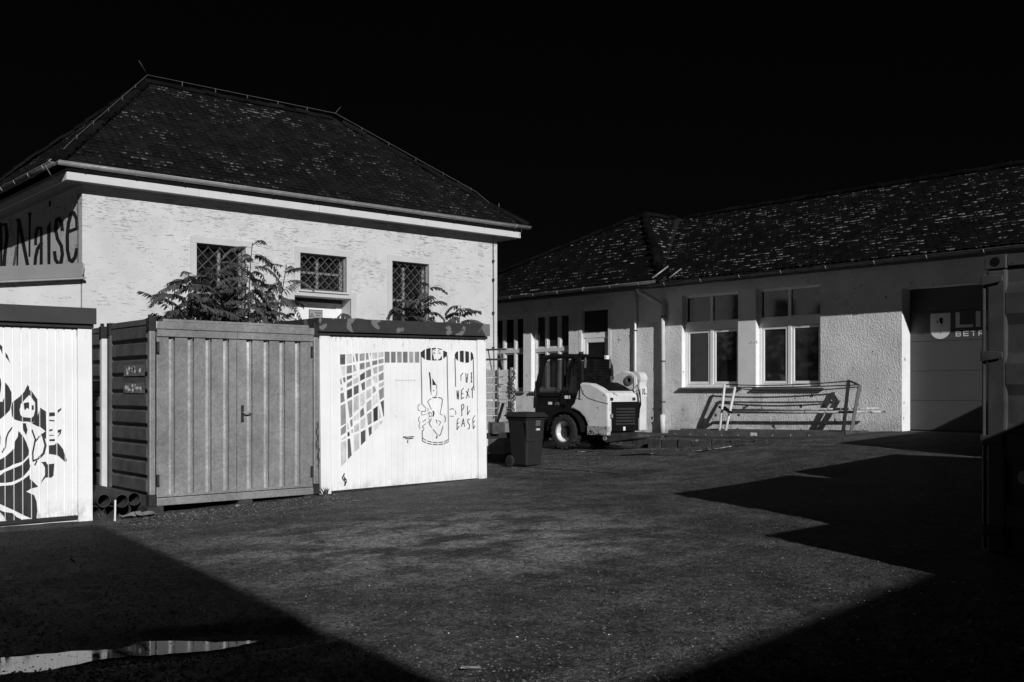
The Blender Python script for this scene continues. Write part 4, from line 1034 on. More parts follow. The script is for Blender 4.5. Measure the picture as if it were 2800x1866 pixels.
# ---------------------------------------------------------------- garages
def garage(name, label, loc, tilt, width, door0, door1, height, fas, art, artname, fmat, pitch, gap0, gapw, deep=False):
    g = thing(name, label, 'garage', loc, (0, tilt, 0))
    w = width; D = 4.9
    P = lambda a, z, d: (a, d, z)
    MB().box(0.0, w, .06, D, -.25, height-.1).build('body', G('garage_concrete', .62, .9, .1, 3, .4, 40), g)
    MB().box(-.02, door0, -.0, .055, -.2, height-.19).build('jamb', wsheet, g, bevel=.006)
    MB().box(door1, w+.0, -.0, .055, -.2, height-.19).build('jamb', wsheet, g, bevel=.006)
    f = MB(); f.box(-.06, w+.03, -.07, -.03, height-.19, height); f.box(-.06, -.02, -.029, D, height-.19, height); f.box(w-.01, w+.03, -.029, D, height-.19, height)
    f.box(-.019, w-.011, -.029, D, height-.16, height-.1)
    fo = f.build('roof_fascia', fmat, g, bevel=.004)
    MB().box(-.04, w+.01, -.028, .05, height-.235, height-.195).build('head_rail', dark_metal, fo)
    # ribbed up-and-over door: each slat its own piece, grooves between
    dz0, dz1 = .03, height-.24
    k = MB(); k.box(door0+.004, door1-.004, .030, .05, dz0, dz1)
    dr = k.build('door', wsheet, g)
    strips = []; grooves = []
    k0 = gap0-pitch*int((gap0-door0-.004)/pitch); edges = [door0+.004]+[k0+i*pitch for i in range(60) if door0+.03 < k0+i*pitch < door1-.03]+[door1-.004]
    meshes = {}
    for e0, e1 in zip(edges[:-1], edges[1:]):
        a = e0+gapw/2; sw_ = round(e1-e0-gapw, 4)
        if sw_ not in meshes:
            vs = []
            for (q, d) in ((-.0045, .0295), (.0, .017), (sw_, .017), (sw_+.0045, .0295)): vs += [(q, d, dz0+.012), (q, d, dz1-.012)]
            meshes[sw_] = MB().add(vs, [(0, 2, 3, 1), (2, 4, 5, 3), (4, 6, 7, 5), (0, 6, 4, 2), (1, 3, 5, 7)]).mesh('slat', wsheet, None, recalc=False)
        o = mk('slat', meshes[sw_], dr); o.location = (a, 0, 0); strips.append((a+.0005, a+sw_-.0005)); grooves.append((a+sw_+.0045, a+sw_+gapw-.0045))
    MB().box(door0, door1, .012, .045, dz0-.03, dz0+.008).build('bottom_rail', dark_metal, dr)
    paint_art(art, strips, P, .0155, dr, artname, (grooves, .0292) if deep else None)
    return g, dr
g2, d2_ = garage('garage_with_mural', 'white slatted garage with chequered wall mural, tube figure and handwriting', (7.40, 12.505, .035), -.012, 2.975, .142, 2.808, 2.462, None, MURAL, 'mural_patch', fascia_patched, .1076, .302, .0165)
P = lambda a, z, d: (a, d, z)
h = MB(); h.tube([(1.41, .01, .745), (1.41, -.035, .745), (1.54, -.035, .747)], .008, 8); h.box(1.38, 1.42, .008, .0165, .737, .755); h.build('door_handle', dark_metal, d2_)
h = MB(); h.box(1.45, 1.468, .008, .0165, .655, .70); h.build('lock_plate', G('rust_stain', .2, .8, .5, 20), d2_)
h = MB(); h.box(1.25, 1.62, .010, .0165, 1.588, 1.592); h.build('wicket_seam', G('seam_shadow', .42, .8), d2_)
g1, d1_ = garage('garage_with_graffiti', 'white slatted garage with dark swirling graffiti at the left edge', (1.29, 12.505, -.035), -.004, 2.98, .15, 2.815, 2.49, None, [([[(a+2.98, b) for a, b in lp] for lp in lo], sh) for lo, sh in GRAFFITI], 'graffiti_shape', G('dark_fascia', .045, .55, .15, 3), .0937, 2.008, .022, True)

# ---------------------------------------------------------------- small galvanised containers
def side_ribs(mb, x, y0, y1, z0, z1, n, out):
    """horizontally pressed side sheet: proud trapezoid panels with grooves between, seen from -x"""
    p = (z1-z0)/n
    for i in range(n):
        a = z0+i*p; b = a+p
        g = .055
        mb.add([(x, y0, a), (x, y1, a), (x, y1, a+g*.55), (x, y0, a+g*.55), (x-out, y0+.05, a+g), (x-out, y1-.05, a+g), (x-out, y1-.05, b-.02), (x-out, y0+.05, b-.02), (x, y0, b), (x, y1, b)],
               [(0, 1, 2, 3), (3, 2, 5, 4), (4, 5, 6, 7), (7, 6, 9, 8), (3, 4, 7, 8), (2, 9, 6, 5)])
def mini_container(name, label, loc, w, depth, hgt, doors=True, lean=0.0):
    c = thing(name, label, 'container', loc, (0, lean, 0), 'small storage containers')
    H = hgt
    p = .075
    for i, (x, y) in enumerate(((0, 0), (w-p, 0), (0, depth-p), (w-p, depth-p))):
        m = MB(); m.box(x, x+p, y, y+p, .14, H-.15); m.build('corner_post', galv if y == 0 else cont_side, c, bevel=.008)
        for z0, z1 in ((0, .14), (H-.15, H+.01)):
            b = MB(); b.box(x-.012, x+p+.012, y-.012, y+p+.012, z0, z1)
            if z0: b.box(x-.012, x+.03, y-.01, y+.032, H, H+.05) if i in (0, 1) else None
            b.build('corner_casting', cont_blk, c, bevel=.006)
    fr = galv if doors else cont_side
    MB().box(p, w-p, -.018, .05, H-.125, H-.03).build('top_beam', fr, c, bevel=.008)
    MB().box(p+.1, w-p-.08, .0, .04, H-.028, H+.005).build('top_lip', galv, c, bevel=.004)
    MB().box(p+.014, w-p-.014, -.015, .05, .0, .095).build('bottom_beam', fr, c, bevel=.008)
    MB().box(.01, .06, p+.015, depth-p-.015, 0, .12).build('side_rail', cont_side, c); MB().box(w-.06, w-.01, p+.015, depth-p-.015, 0, .12).build('side_rail', cont_side, c)
    MB().box(.01, .06, p+.015, depth-p-.015, H-.07, H).build('side_rail', cont_side, c); MB().box(w-.06, w-.01, p+.015, depth-p-.015, H-.07, H).build('side_rail', cont_side, c)
    s = MB(); side_ribs(s, .05, p+.01, depth-p-.01, .12, H-.07, 10, .042); s.build('side_panel', cont_side, c, recalc=False)
    MB().box(w-.05, w-.03, p, depth-p, .12, H-.07).build('side_panel', cont_side, c)
    MB().box(.03, w-.03, .06, depth-.03, H-.06, H-.03).build('roof_sheet', cont_side, c); MB().box(.05, w-.05, depth-.06, depth-.04, .1, H-.06).build('rear_panel', cont_side, c)
    return c
CW, CH = 2.38, 2.325
mc = mini_container('storage_container', 'grey galvanised container with ribbed double doors between the two garages', (4.955, 12.50, .055), CW, 1.44, CH, lean=-.0)
def rib_leaf(x0, x1, z0, z1, grooves, name='door'):
    """one sheet leaf with pressed vertical grooves (trapezoid), shallow dents from use"""
    m = MB(); gw = .088; edges = [x0]
    prof = []
    prof.append((x0, 0))
    for g in grooves:
        prof += [(g-.036, 0), (g-.033, .006), (g-.008, -.008), (g+.012, -.026), (g+.018, .036), (g+.040, .036), (g+.046, 0)]
    prof.append((x1, 0))
    top = .085
    n = 26
    zs = [z0+.02+(z1-top-z0-.02)*i/n for i in range(n+1)]
    for (x, d) in prof:
        for z in zs:
            dd = mnoise.noise(Vector((x*2.3, z*2.1, x0)))*.006+mnoise.noise(Vector((x*7, z*6, 9)))*.0018
            if z < .75: dd += mnoise.noise(Vector((x*4, z*4, 3+x0)))*.012*(1-z/.75)
            m.v.append((x, .012+d+dd, z))
    k = n+1
    for i in range(len(prof)-1):
        for j in range(n): m.f.append((i*k+j, (i+1)*k+j, (i+1)*k+j+1, i*k+j+1))
    m.box(x0, x1, -.012, .052, z1-top, z1); m.box(x0, x1, .006, .052, z0, z0+.03)
    o = m.build(name, galv, mc, recalc=False)
    for g in grooves: MB().box(g-.043, g+.034, -.0135, .011, z1-top-.022, z1-top+.001).build('rib_top_shade', black, o)  # black strip paints in the patch of shade at each rib top
    return o
xm = 1.163
gl = [.10+.075+.09+i*.232 for i in range(4)]
dl = rib_leaf(.09, xm-.003, .105, CH-.13, [.284, .532, .768, 1.009]); dr = rib_leaf(xm+.003, CW-.09, .105, CH-.13, [1.341, 1.587, 1.821, 2.055])
hd = MB(); hd.box(xm+.055, xm+.095, -.004, .006, 1.02, 1.24); hd.build('lock_plate', dark_metal, dr, bevel=.002)
hd = MB(); hd.tube([(xm+.075, .0, 1.145), (xm+.075, -.05, 1.145), (xm+.09, -.06, 1.143), (xm+.19, -.06, 1.138)], .011, 8); hd.build('door_handle', zinc, dr, smooth=True)
for leaf, x in ((dl, .098), (dr, CW-.115)):
    for z in (.33, 1.98):
        b = MB(); b.box(x-.012, x+.02, -.016, .002, z-.085, z+.06); b.tube([(x+.004, -.02, z-.07), (x+.004, -.02, z+.03)], .012, 8); b.build('hinge', dark_metal, leaf)
mc2 = mini_container('storage_container', 'dark ribbed container standing behind the galvanised one, bright front post', (4.905, 14.02, .04), 2.40, 2.05, 2.30, doors=False)
for ch in mc2.children:
    if ch.name.startswith('corner_post') and ch.data.materials[0] == galv: ch.data.materials[0] = palem
MB().box(.1, 2.3, .02, .05, .12, 2.2).build('front_panel', cont_side, mc2)
# peeling stickers on the pressed side of the front container
for (y0, z0, z1, n) in ((.16, 1.62, 1.76, 4), (.16, 1.40, 1.53, 5)):
    m = MB()
    m.poly([(.006, y0, z0), (.006, y0+.72, z0), (.006, y0+.72, z1), (.006, y0, z1)]); st = m.build('sticker', G('faded_sticker', .14, .8, .6, 20, 0), mc, recalc=False)
    m = MB()
    for i in range(n*3):
        cy = y0+random.uniform(.12, .66); cz = random.uniform(z0+.03, z1-.03); r = random.uniform(.015, .04)
        m.poly([(.004, cy+math.cos(t*1.05)*r*random.uniform(.6, 1.2), cz+math.sin(t*1.05)*r*random.uniform(.5, 1.1)) for t in range(6)])
    m.build('torn_paper', label_w, st, recalc=False)
# blocks under the container
for x, y, l, lb_ in ((5.0, 12.47, 'left', 'timber block under the left front corner of the galvanised container'), (6.22, 12.50, 'mid', 'timber block under the middle of the galvanised container'), (7.2, 12.52, 'right', 'timber block under the right front corner of the galvanised container')):
    o = MB().box(x-.08, x+.12, y, y+.4, ground_z(x, y)-.06, .053).build('support_block', G('dark_timber', .04, .9, .4, 9), bevel=.006); solo(o, lb_, 'block', 'blocks under the container')
# chain hanging at the right post
ch = thing('hanging_chain', 'thin rusty chain hanging on the right post of the galvanised container', 'chain', (7.31, 12.45, .45))
for i in range(26):
    z = 1.05-i*.0235; x = 7.285+.012*math.sin(i*.9)+(.02 if i > 15 else 0)
    m = MB(); pts = []
    for k in range(9):
        t = 2*math.pi*k/8; a, b = math.cos(t)*.008, math.sin(t)*.017
        pts.append((x+(a if i % 2 else 0), 12.455+(0 if i % 2 else a)-.006, z+b))
    m.tube(pts, .0032, 4, False); m.build('link', rust, ch)
# pipes stacked beside the container
pts = [(4.34, .075), (4.52, .065), (4.72, .07), (4.43, .215), (4.615, .205), (4.82, .20)]
names = ['bottom left', 'bottom middle', 'bottom right', 'upper left', 'upper middle', 'upper right']
for (x, z), nm in zip(pts, names):
    m = MB(); yq = 12.62+random.uniform(-.08, .1) if z < .1 else 12.55+random.uniform(-.05, .12); g0 = ground_z(x, 12.6)
    zz = z+g0
    m.lathe([(.074, 0), (.081, 0), (.081, 4.0), (.074, 4.0), (.074, 0)], (x, yq, zz), 'y', 20)
    o = m.build('steel_pipe', pvc, smooth=False); solo(o, 'dark pipe in the pile beside the container, %s of its six' % nm, 'pipe', 'pipes stacked beside the container')
o = MB().tube([(4.45, 12.28, ground_z(4.45, 12.3)-.02), (4.455, 12.28, .19)], .011, 6).build('marker_stake', label_w); solo(o, 'thin white stake in front of the dark pipes', 'stake')
for (x, y, s, lbx) in ((4.66, 12.4, .13, 'crumpled sheet scrap lying in front of the pipe pile'), (4.85, 12.38, .17, 'bigger bent sheet scrap beside the container foot')):
    m = MB(); gz = ground_z(x, y)
    for i in range(5):
        for j in range(4): m.v.append((x+(i-2)*s*.4, y+(j-1.5)*s*.3, gz+.015+abs(mnoise.noise(Vector((i*.9+x*9, j*.8, 2))))*.1))
    m.f = [(i*4+j, i*4+j+1, (i+1)*4+j+1, (i+1)*4+j) for i in range(4) for j in range(3)]
    o = m.build('sheet_scrap', conc, recalc=False); solo(o, lbx, 'scrap')
# ---------------------------------------------------------------- workshop on the right
wb = thing('workshop_building', 'long rough-cast workshop with mossy tile roof, tall windows and dark gate', 'building', (21, 14, .4))
PW = lambda a, z, d: (XW+d, a, z)
GH = (6.4, 10.44, .2, 3.535); WP1 = (14.456, 16.12, 1.56, 3.79); WP2 = (12.30, 13.96, 1.56, 3.79); WA = (20.06, 21.575, 1.45, 3.66); WBb = (21.918, 23.4, 1.45, 3.66); DD = (18.58, 19.61, .35, 3.68)
m = MB(); YW0, YW1 = -6.0, 26.0
wall_holes(m, YW0, YW1, -.2, 4.2, [GH, WP1, WP2, WA, WBb, DD], PW)
m.poly([PW(YW0, -.2, 0), PW(YW0, -.2, 7), PW(YW0, 4.2, 7), PW(YW0, 4.2, 0)]); m.poly([PW(YW1, -.2, 0), PW(YW1, -.2, 7), PW(YW1, 4.2, 7), PW(YW1, 4.2, 0)]); m.poly([PW(YW0, -.2, 7), PW(YW1, -.2, 7), PW(YW1, 4.2, 7), PW(YW0, 4.2, 7)])
m.build('wall', roughcast, wb, recalc=False)
for hh, d in ((GH, .34), (WP1, .22), (WP2, .22), (WA, .2), (WBb, .2), (DD, .2)):
    m = MB(); reveals(m, hh, PW, d); m.build('opening_reveal', reveal_w, wb, recalc=False)
m = MB(); pbox(m, 13.965, 14.451, 1.56, 3.795, PW, -.006, .01); m.build('pier_render', reveal_w, wb)
m = MB(); pbox(m, 21.58, 21.913, 1.45, 3.665, PW, -.006, .01); m.build('pier_render', reveal_w, wb)
m = MB(); pbox(m, 10.46, 18.5, .2, .62, PW, -.012, .01); pbox(m, 19.7, 25.9, .2, .62, PW, -.012, .01); m.build('plinth', roughcast, wb)
def plastic_window(h):
    a0, a1, z0, z1 = h; a1 -= 0; d = .12
    f = MB(); frame_ring(f, a0, a1, z0, z1, .065, PW, d, d+.07)
    mid = (a0+a1)/2+.02
    pbox(f, a0+.065, a1-.065, 2.93, 3.14, PW, d-.004, d+.072); pbox(f, a0+.066, a1-.066, 3.03, 3.036, PW, d-.007, d)
    pbox(f, mid-.045, mid+.045, z0+.065, 2.93, PW, d-.003, d+.069); pbox(f, mid-.04, mid+.04, 3.14, z1-.065, PW, d-.003, d+.069)
    win = f.build('window', white, wb, bevel=.004)
    for (p, q) in ((a0+.065, mid-.045), (mid+.045, a1-.065)):
        s = MB(); frame_ring(s, p+.008, q-.008, z0+.073, 2.922, .06, PW, d+.012, d+.06); s.build('casement', white, win, bevel=.006)
        s = MB(); pbox(s, p+.06, q-.06, z0+.125, 2.87, PW, d+.035, d+.04); s.build('pane', glass_room, win)
    for (p, q) in ((a0+.065, mid-.04), (mid+.04, a1-.065)):
        s = MB(); pbox(s, p, q, 3.14, z1-.065, PW, d+.035, d+.04); s.build('pane', glass_room, win)
    s = MB(); s.hexa([PW(a0-.1, 1.50, -.07), PW(a1+.07, 1.50, -.07), PW(a1+.07, 1.50, .12), PW(a0-.1, 1.50, .12)], [PW(a0-.1, 1.535, -.07), PW(a1+.07, 1.535, -.07), PW(a1+.07, 1.565, .12), PW(a0-.1, 1.565, .12)]); s.build('window_sill', G('sill_sheet', .09, .5, .1, 3), win, bevel=.003)
    for yy in (a0+.2, mid-.1, mid+.2, a1-.2):
        s = MB(); pbox(s, yy, yy+.03, z0+.025, z0+.032, PW, d-.003, d+.01); pbox(s, yy, yy+.03, 3.1, 3.107, PW, d-.009, d); s.build('drain_slot', dark_metal, win)
plastic_window(WP1); plastic_window(WP2)
def wood_window(h, rail):
    a0, a1, z0, z1 = h; d = .12
    f = MB(); frame_ring(f, a0, a1, z0, z1, .075, PW, d, d+.08)
    w = (a1-a0)/3
    for k in (1, 2): pbox(f, a0+w*k-.045, a0+w*k+.045, z0+.075, z1-.075, PW, d-.01, d+.07)
    pbox(f, a0+.075, a1-.075, rail-.06, rail+.05, PW, d-.012, d+.07)
    win = f.build('window', white_old, wb, bevel=.008)
    for k in range(3):
        lo = a0+w*k+(.075 if k == 0 else .045); hi = a0+w*(k+1)-(.075 if k == 2 else .045)
        for (p, q) in ((z0+.075, rail-.06), (rail+.05, z1-.075)):
            s = MB(); frame_ring(s, lo, hi, p, q, .04, PW, d+.014, d+.05); s.build('casement', white_old, win, bevel=.006)
            s = MB(); pbox(s, lo+.04, hi-.04, p+.04, q-.04, PW, d+.036, d+.04); s.build('pane', glass_dark, win)
    s = MB(); pbox(s, a0-.06, a1+.06, z0-.05, z0+.0, PW, -.06, .12); s.build('window_sill', conc, win, bevel=.004)
wood_window(WA, 2.62); wood_window(WBb, 2.62)
a0, a1, z0, z1 = DD; d = .06
f = MB(); frame_ring(f, a0, a1, z0, z1, .075, PW, d, d+.07); pbox(f, a0+.075, a1-.075, 2.88, 3.03, PW, d-.004, d+.068)
dw = f.build('glazed_door', white, wb, bevel=.004)
s = MB(); frame_ring(s, a0+.083, a1-.083, z0+.02, 2.872, .115, PW, d+.012, d+.06); pbox(s, a0+.19, a1-.19, 1.15, 1.27, PW, d+.013, d+.058); lf = s.build('door_leaf', white, dw, bevel=.006)
s = MB(); pbox(s, a0+.19, a1-.19, 1.27, 2.76, PW, d+.035, d+.04); s.build('pane', glass_room, dw)
s = MB(); pbox(s, a0+.19, a1-.19, z0+.13, 1.15, PW, d+.03, d+.045); s.build('door_panel', white, dw)
s = MB(); pbox(s, a0+.075, a1-.075, 3.03, z1-.075, PW, d+.035, d+.04); s.build('pane', glass_room, dw)
s = MB(); pbox(s, a1-.06, a1+.0, 2.3, 2.52, PW, -.05, .06); s.build('door_closer', dark_metal, dw)
s = MB(); frame_ring(s, a0-.1, a1+.05, z0, z1+.16, .1, PW, -.008, .01); s.build('door_surround', reveal_w, dw)
# sectional gate with sign writing
XG = XW+.33
PG = lambda a, z, d: (XG+d, 10.01-a, z)     # a runs to the right as read
gt = MB().box(XG+.045, XG+.07, GH[0], GH[1], .3, 3.54).build('sectional_gate', dark_metal, wb)
for i in range(5):
    zb = .69+i*.5945; zt_ = min(zb+.5945-.006, 3.535)
    MB().box(XG, XG+.044, GH[0]+.004, GH[1]-.004, zb, zt_).build('gate_panel', gate_m, gt, bevel=.004)
MB().box(XG-.004, XG+.044, GH[0]+.004, GH[1]-.004, .62, .684).build('gate_seal', black, gt)
m = MB(); pts = [(0, 3.02), (.412, 3.02), (.412, 2.70)]+[(.206+.206*math.cos(t), 2.70-.19*math.sin(t)) for t in [math.pi*k/14 for k in range(1, 14)]]+[(0, 2.70)]
m.poly([PG(a, z, -.003) for a, z in pts]); m.build('shield_emblem', G('sign_white', .72, .5, .03, 3, 0), gt, recalc=False)
m = MB()
for blob in ([(.19, 2.92), (.21, 2.945), (.235, 2.92), (.255, 2.935), (.262, 2.9), (.25, 2.87), (.262, 2.83), (.235, 2.8), (.215, 2.81), (.195, 2.85), (.18, 2.89)], [(.135, 2.875), (.155, 2.885), (.165, 2.85), (.158, 2.815), (.14, 2.84)], [(.225, 2.78), (.232, 2.78), (.24, 2.75), (.228, 2.755)], [(.21, 2.70), (.216, 2.70), (.22, 2.63), (.205, 2.61), (.212, 2.66)], [(.268, 2.90), (.275, 2.90), (.27, 2.85), (.262, 2.84)]):
    for t in tessellate_polygon([[Vector((a, z, 0)) for a, z in blob]]): m.poly([PG(blob[i][0], blob[i][1], -.005) for i in t])
m.build('emblem_figure', black, gt, recalc=False)
def block_letters(mb, rects, ox, oz, sx, sz):
    for x0, x1, y0, y1 in rects: mb.poly([PG(ox+x0*sx, oz+y0*sz, -.003), PG(ox+x1*sx, oz+y0*sz, -.003), PG(ox+x1*sx, oz+y1*sz, -.003), PG(ox+x0*sx, oz+y1*sz, -.003)])
m = MB()
block_letters(m, [(0, .24, 0, 1), (.24, 1, 0, .19)], .515, 2.717, .345, .302)
block_letters(m, [(0, .26, 0, 1)], .915, 2.717, .345, .302)
block_letters(m, [(0, .26, 0, 1), (.26, .5, .6, .85), (.5, .75, 0, 1)], 1.10, 2.717, .345, .302)
B_L = {'B': [(0, .2, 0, 1), (.2, .9, 0, .18), (.2, .9, .42, .58), (.2, .85, .82, 1), (.8, 1, .08, .45), (.75, .95, .55, .92)], 'E': [(0, .2, 0, 1), (.2, 1, 0, .18), (.2, .95, .42, .58), (.2, 1, .82, 1)], 'T': [(.4, .6, 0, .82), (0, 1, .82, 1)], 'R': [(0, .2, 0, 1), (.2, .85, .82, 1), (.2, .85, .36, .54), (.8, 1, .42, .94), (.6, .8, 0, .36)], 'I': [(0, .2, 0, 1)]}
for i, c in enumerate('BETR'): block_letters(m, B_L[c], .517+i*.15, 2.545, .108, .102)
m.build('sign_lettering', G('sign_white', .72), gt, recalc=False)
# roof of the workshop
ez, rz = 4.10, 6.31; ex = 18.93
E1, E2, AP, RE = Vector((ex-.02, 16.25, ez)), Vector((ex-.02, 26, ez)), Vector((21.43, 19.0, rz)), Vector((22.72, 18.9, rz))
m = MB(); m.poly([(ex, -8, ez), (ex, 16.25, ez), tuple(RE), (22.72, -8, rz)]); m.poly([tuple(E1), tuple(E2), tuple(AP)]); m.poly([tuple(E1), tuple(AP), tuple(RE)]); m.poly([tuple(E2), (26, 26, ez), tuple(AP)]); m.poly([tuple(AP), (26, 26, ez), tuple(RE)])
m.poly([(22.72, -8, rz), tuple(RE), (26.6, 18.9, ez), (26.6, -8, ez)])
rw = m.build('roof', G('roof_underlay', .02), wb, recalc=False)
SR = Vector((22.72-ex, 0, rz-ez)); srl = SR.length; SR.normalize()
roof_field(rw, Vector((ex, 5.5, ez)), Vector((0, 1, 0)), SR, lambda u: (.05, 10.75+(18.9-16.25)*min(1, u/srl)-.08), int(srl/.15), .15, tile_b, None, 300)
SH = Vector((AP.x-E1.x, 0, rz-ez)); shl = SH.length; SH.normalize()
roof_field(rw, Vector(E1), Vector((0, 1, 0)), SH, lambda u: (.05+(AP.y-E1.y)*min(1, u/shl), (E2.y-E1.y)-(E2.y-AP.y)*min(1, u/shl)-.05), int(shl/.15), .15, tile_b, None, 0)
U3 = (RE-AP).normalized(); ap_a = (AP-E1).dot(U3); S3 = (AP-E1)-U3*ap_a; s3l = S3.length; S3.normalize(); re_a = (RE-E1).dot(U3)
roof_field(rw, Vector(E1), U3, S3, lambda u: (ap_a*u/s3l+.02, re_a*u/s3l-.04), int(s3l/.15), .15, tile_b, None, 0)
cap_tiles(rw, E1+Vector((.3, .3, .28)), AP, tile_b); cap_tiles(rw, E2, AP, tile_b); cap_tiles(rw, AP, RE, tile_b, .3); cap_tiles(rw, RE-Vector((0, 12, 0)), RE-Vector((0, .3, 0)), tile_b)
m = MB(); va, vb = E1+Vector((.15, .1, .1)), RE+Vector((0, -.15, .02)); wv = Vector((.0, .24, .09))
m.add([va-wv*.6, va+wv, vb+wv, vb-wv*.6], [(0, 1, 2, 3)]); m.build('valley_sheet', G('black_valley', .006, .9, .3), rw, recalc=False)  # near-black strip laid along the roof valley
m = MB(); m.tube([E1+Vector((-.02, .25, .10)), E1+Vector((.36, .08, .4))], .02, 6); m.tube([E1+Vector((.02, -.25, .07)), E1+Vector((.3, -.38, .3))], .013, 6); m.build('valley_edge', zinc, rw, smooth=True)
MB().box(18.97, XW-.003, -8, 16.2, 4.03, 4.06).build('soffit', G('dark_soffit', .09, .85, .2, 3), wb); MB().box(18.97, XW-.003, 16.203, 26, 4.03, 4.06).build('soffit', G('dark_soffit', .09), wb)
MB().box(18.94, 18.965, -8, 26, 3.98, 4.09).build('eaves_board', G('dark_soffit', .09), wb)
gutter(wb, (18.87, -4, 4.085), (18.87, 16.62, 4.055), .062, zinc_dk, 1.05, brk=zinc)
gutter(wb, (18.845, 16.40, 4.12), (18.84, 25, 4.10), .062, zinc_dk, .95, brk=zinc)
def downpipe(pts, r, mat, name='downpipe', clips=()):
    m = MB(); m.tube(pts, r, 14); o = m.build(name, mat, wb, smooth=True)
    for z in clips:
        b = MB(); b.lathe([(r+.008, -.02), (r+.008, .02)], (pts[-1][0], pts[-1][1], z), 'z', 14); b.box(pts[-1][0], XW, pts[-1][1]-.012, pts[-1][1]+.012, z-.012, z+.012); b.build('pipe_clip', zinc_dk, o)
downpipe([(18.99, 17.1, 4.02), (19.04, 17.06, 3.93), (19.33, 16.76, 3.70), (19.42, 16.66, 3.60), (19.44, 16.64, 3.48), (19.44, 16.64, .86)], .052, G('pale_downpipe', .58, .5, .12, 5, .1, spots=(9, .66, .7, .12)), clips=(3.3, 2.2, 1.2))
m = MB(); m.tube([(19.43, 16.64, .88), (19.43, 16.64, .42)], .066, 14); m.build('standpipe', G('pale_downpipe', .58), wb, smooth=True)
downpipe([(19.46, 17.57, 4.03), (19.46, 17.57, 3.0), (19.46, 17.57, .42)], .026, white, clips=(3.0, 1.6))

# ---------------------------------------------------------------- compact loader
ld = thing('skid_steer_loader', 'compact pale loader with black cab and single side boom parked by the workshop', 'loader', (16.42, 16.39, ground_z(16.2, 16.4)+.0), (0, 0, R(91.5)))
PS = lambda a, z, d: (a, d, z)
body = [(-.33, 1.48), (-.60, 1.455), (-.80, 1.37), (-1.0, 1.25), (-1.05, 1.18), (-1.06, .42), (-.52, .40), (-.53, .55), (-.46, .70), (-.32, .83), (-.16, .90), (-.07, .91), (-.18, 1.02), (-.25, 1.2)]
hood = MB().prism(body, PS, -.52, .62).build('hood', cream, ld, bevel=.035)
sl_ = [(-.42, 1.492), (-.60, 1.478), (-.79, 1.395), (-.93, 1.312)]
m = MB(); m.prism(sl_+[(a, z-.03) for a, z in reversed(sl_)], PS, -.44, .40); m.build('engine_cover', black, hood, bevel=.006)
m = MB(); m.tube([(-.36, .624, 1.40), (-.42, .624, 1.24), (-.55, .624, 1.14), (-.8, .624, 1.07), (-1.06, .624, 1.02)], .006, 5); m.tube([(-.22, .624, 1.13), (-.4, .624, 1.11)], .005, 5); m.build('panel_seam', dark_metal, hood)
gr = MB().box(-1.085, -1.05, -.5, .50, .42, 1.06).build('rear_grille', black, ld, bevel=.01)
for i in range(6): MB().hexa([(-1.10, -.35, .56+i*.065), (-1.10, .38, .56+i*.065), (-1.086, .38, .58+i*.065), (-1.086, -.35, .58+i*.065)], [(-1.10, -.35, .575+i*.065), (-1.10, .38, .575+i*.065), (-1.086, .38, .6+i*.065), (-1.086, -.35, .6+i*.065)]).build('louvre', dark_metal, gr)
MB().box(-1.09, -1.086, .02, .10, .44, .52).build('reflector', label_w, gr)
MB().box(-1.10, -1.062, .50, .55, .72, .80).build('latch', zinc, gr)
lo_ = MB(); lo_.box(-.33, .90, -.56, .56, .40, 1.25); lo_.box(-1.0, .9, -.42, .42, .22, .42); lo_.build('chassis', black, ld, bevel=.02)
lo_ = MB(); arc = [(math.cos(R(t))*.47, .40+math.sin(R(t))*.47) for t in range(0, 181, 15)]; lo_.prism(arc+[(a*.93, .4+(z-.4)*.93) for a, z in reversed(arc)], PS, .48, .74); lo_.build('fender', black, ld)
cab = MB()
def curve_post(pts, r=.04): cab.tube(pts, r, 8)
for s_ in (.57, -.57):
    curve_post([(-.32, s_, 1.1), (-.345, s_, 1.55), (-.33, s_*.98, 1.85), (-.26, s_*.96, 2.0), (-.12, s_*.95, 2.06), (.5, s_*.95, 2.07), (.64, s_*.95, 2.03), (.72, s_*.96, 1.9), (.88, s_, 1.28), (.90, s_, .9)], .058)
    curve_post([(.13, s_, 1.0), (.13, s_*.96, 2.05)], .045)
cab.box(-.3, .9, -.6, .6, 1.18, 1.25)
cab.box(.05, .2, .57, .60, .9, 1.3)
co_ = cab.build('cab_frame', black, ld, smooth=False)
MB().hexa([(-.36, -.6, 2.04), (.76, -.6, 2.04), (.76, .6, 2.04), (-.36, .6, 2.04)], [(-.24, -.54, 2.11), (.66, -.54, 2.11), (.66, .54, 2.11), (-.24, .54, 2.11)]).build('cab_roof', black, ld, bevel=.03)
for q in ([(.18, 1.25), (.86, 1.25), (.68, 1.98), (.18, 2.0)], [(-.31, 1.25), (.09, 1.25), (.09, 2.0), (-.2, 1.98), (-.3, 1.85)]):
    MB().prism(q, PS, .548, .552).build('side_window', cab_glass, ld)
    MB().prism(q, PS, -.552, -.548).build('side_window', cab_glass, ld)
MB().box(-.352, -.348, -.5, .5, 1.5, 2.0).build('rear_window', cab_glass, ld)
m = MB()
for i in range(17): m.tube([(-.372, -.5+i/16, 1.5), (-.372, -.5+i/16, 2.0)], .006, 4)
for i in range(9): m.tube([(-.372, -.5, 1.5+i/16), (-.372, .5, 1.5+i/16)], .006, 4)
m.build('rear_window_guard', black, ld)
m = MB()
for i in range(7): m.tube([(-.25+i*.055, .53, 1.3), (-.25+i*.055, .53, 1.95)], .003, 4)
for i in range(12): m.tube([(-.27, .53, 1.3+i*.055), (.08, .53, 1.3+i*.055)], .003, 4)
m.build('side_guard', black, ld)
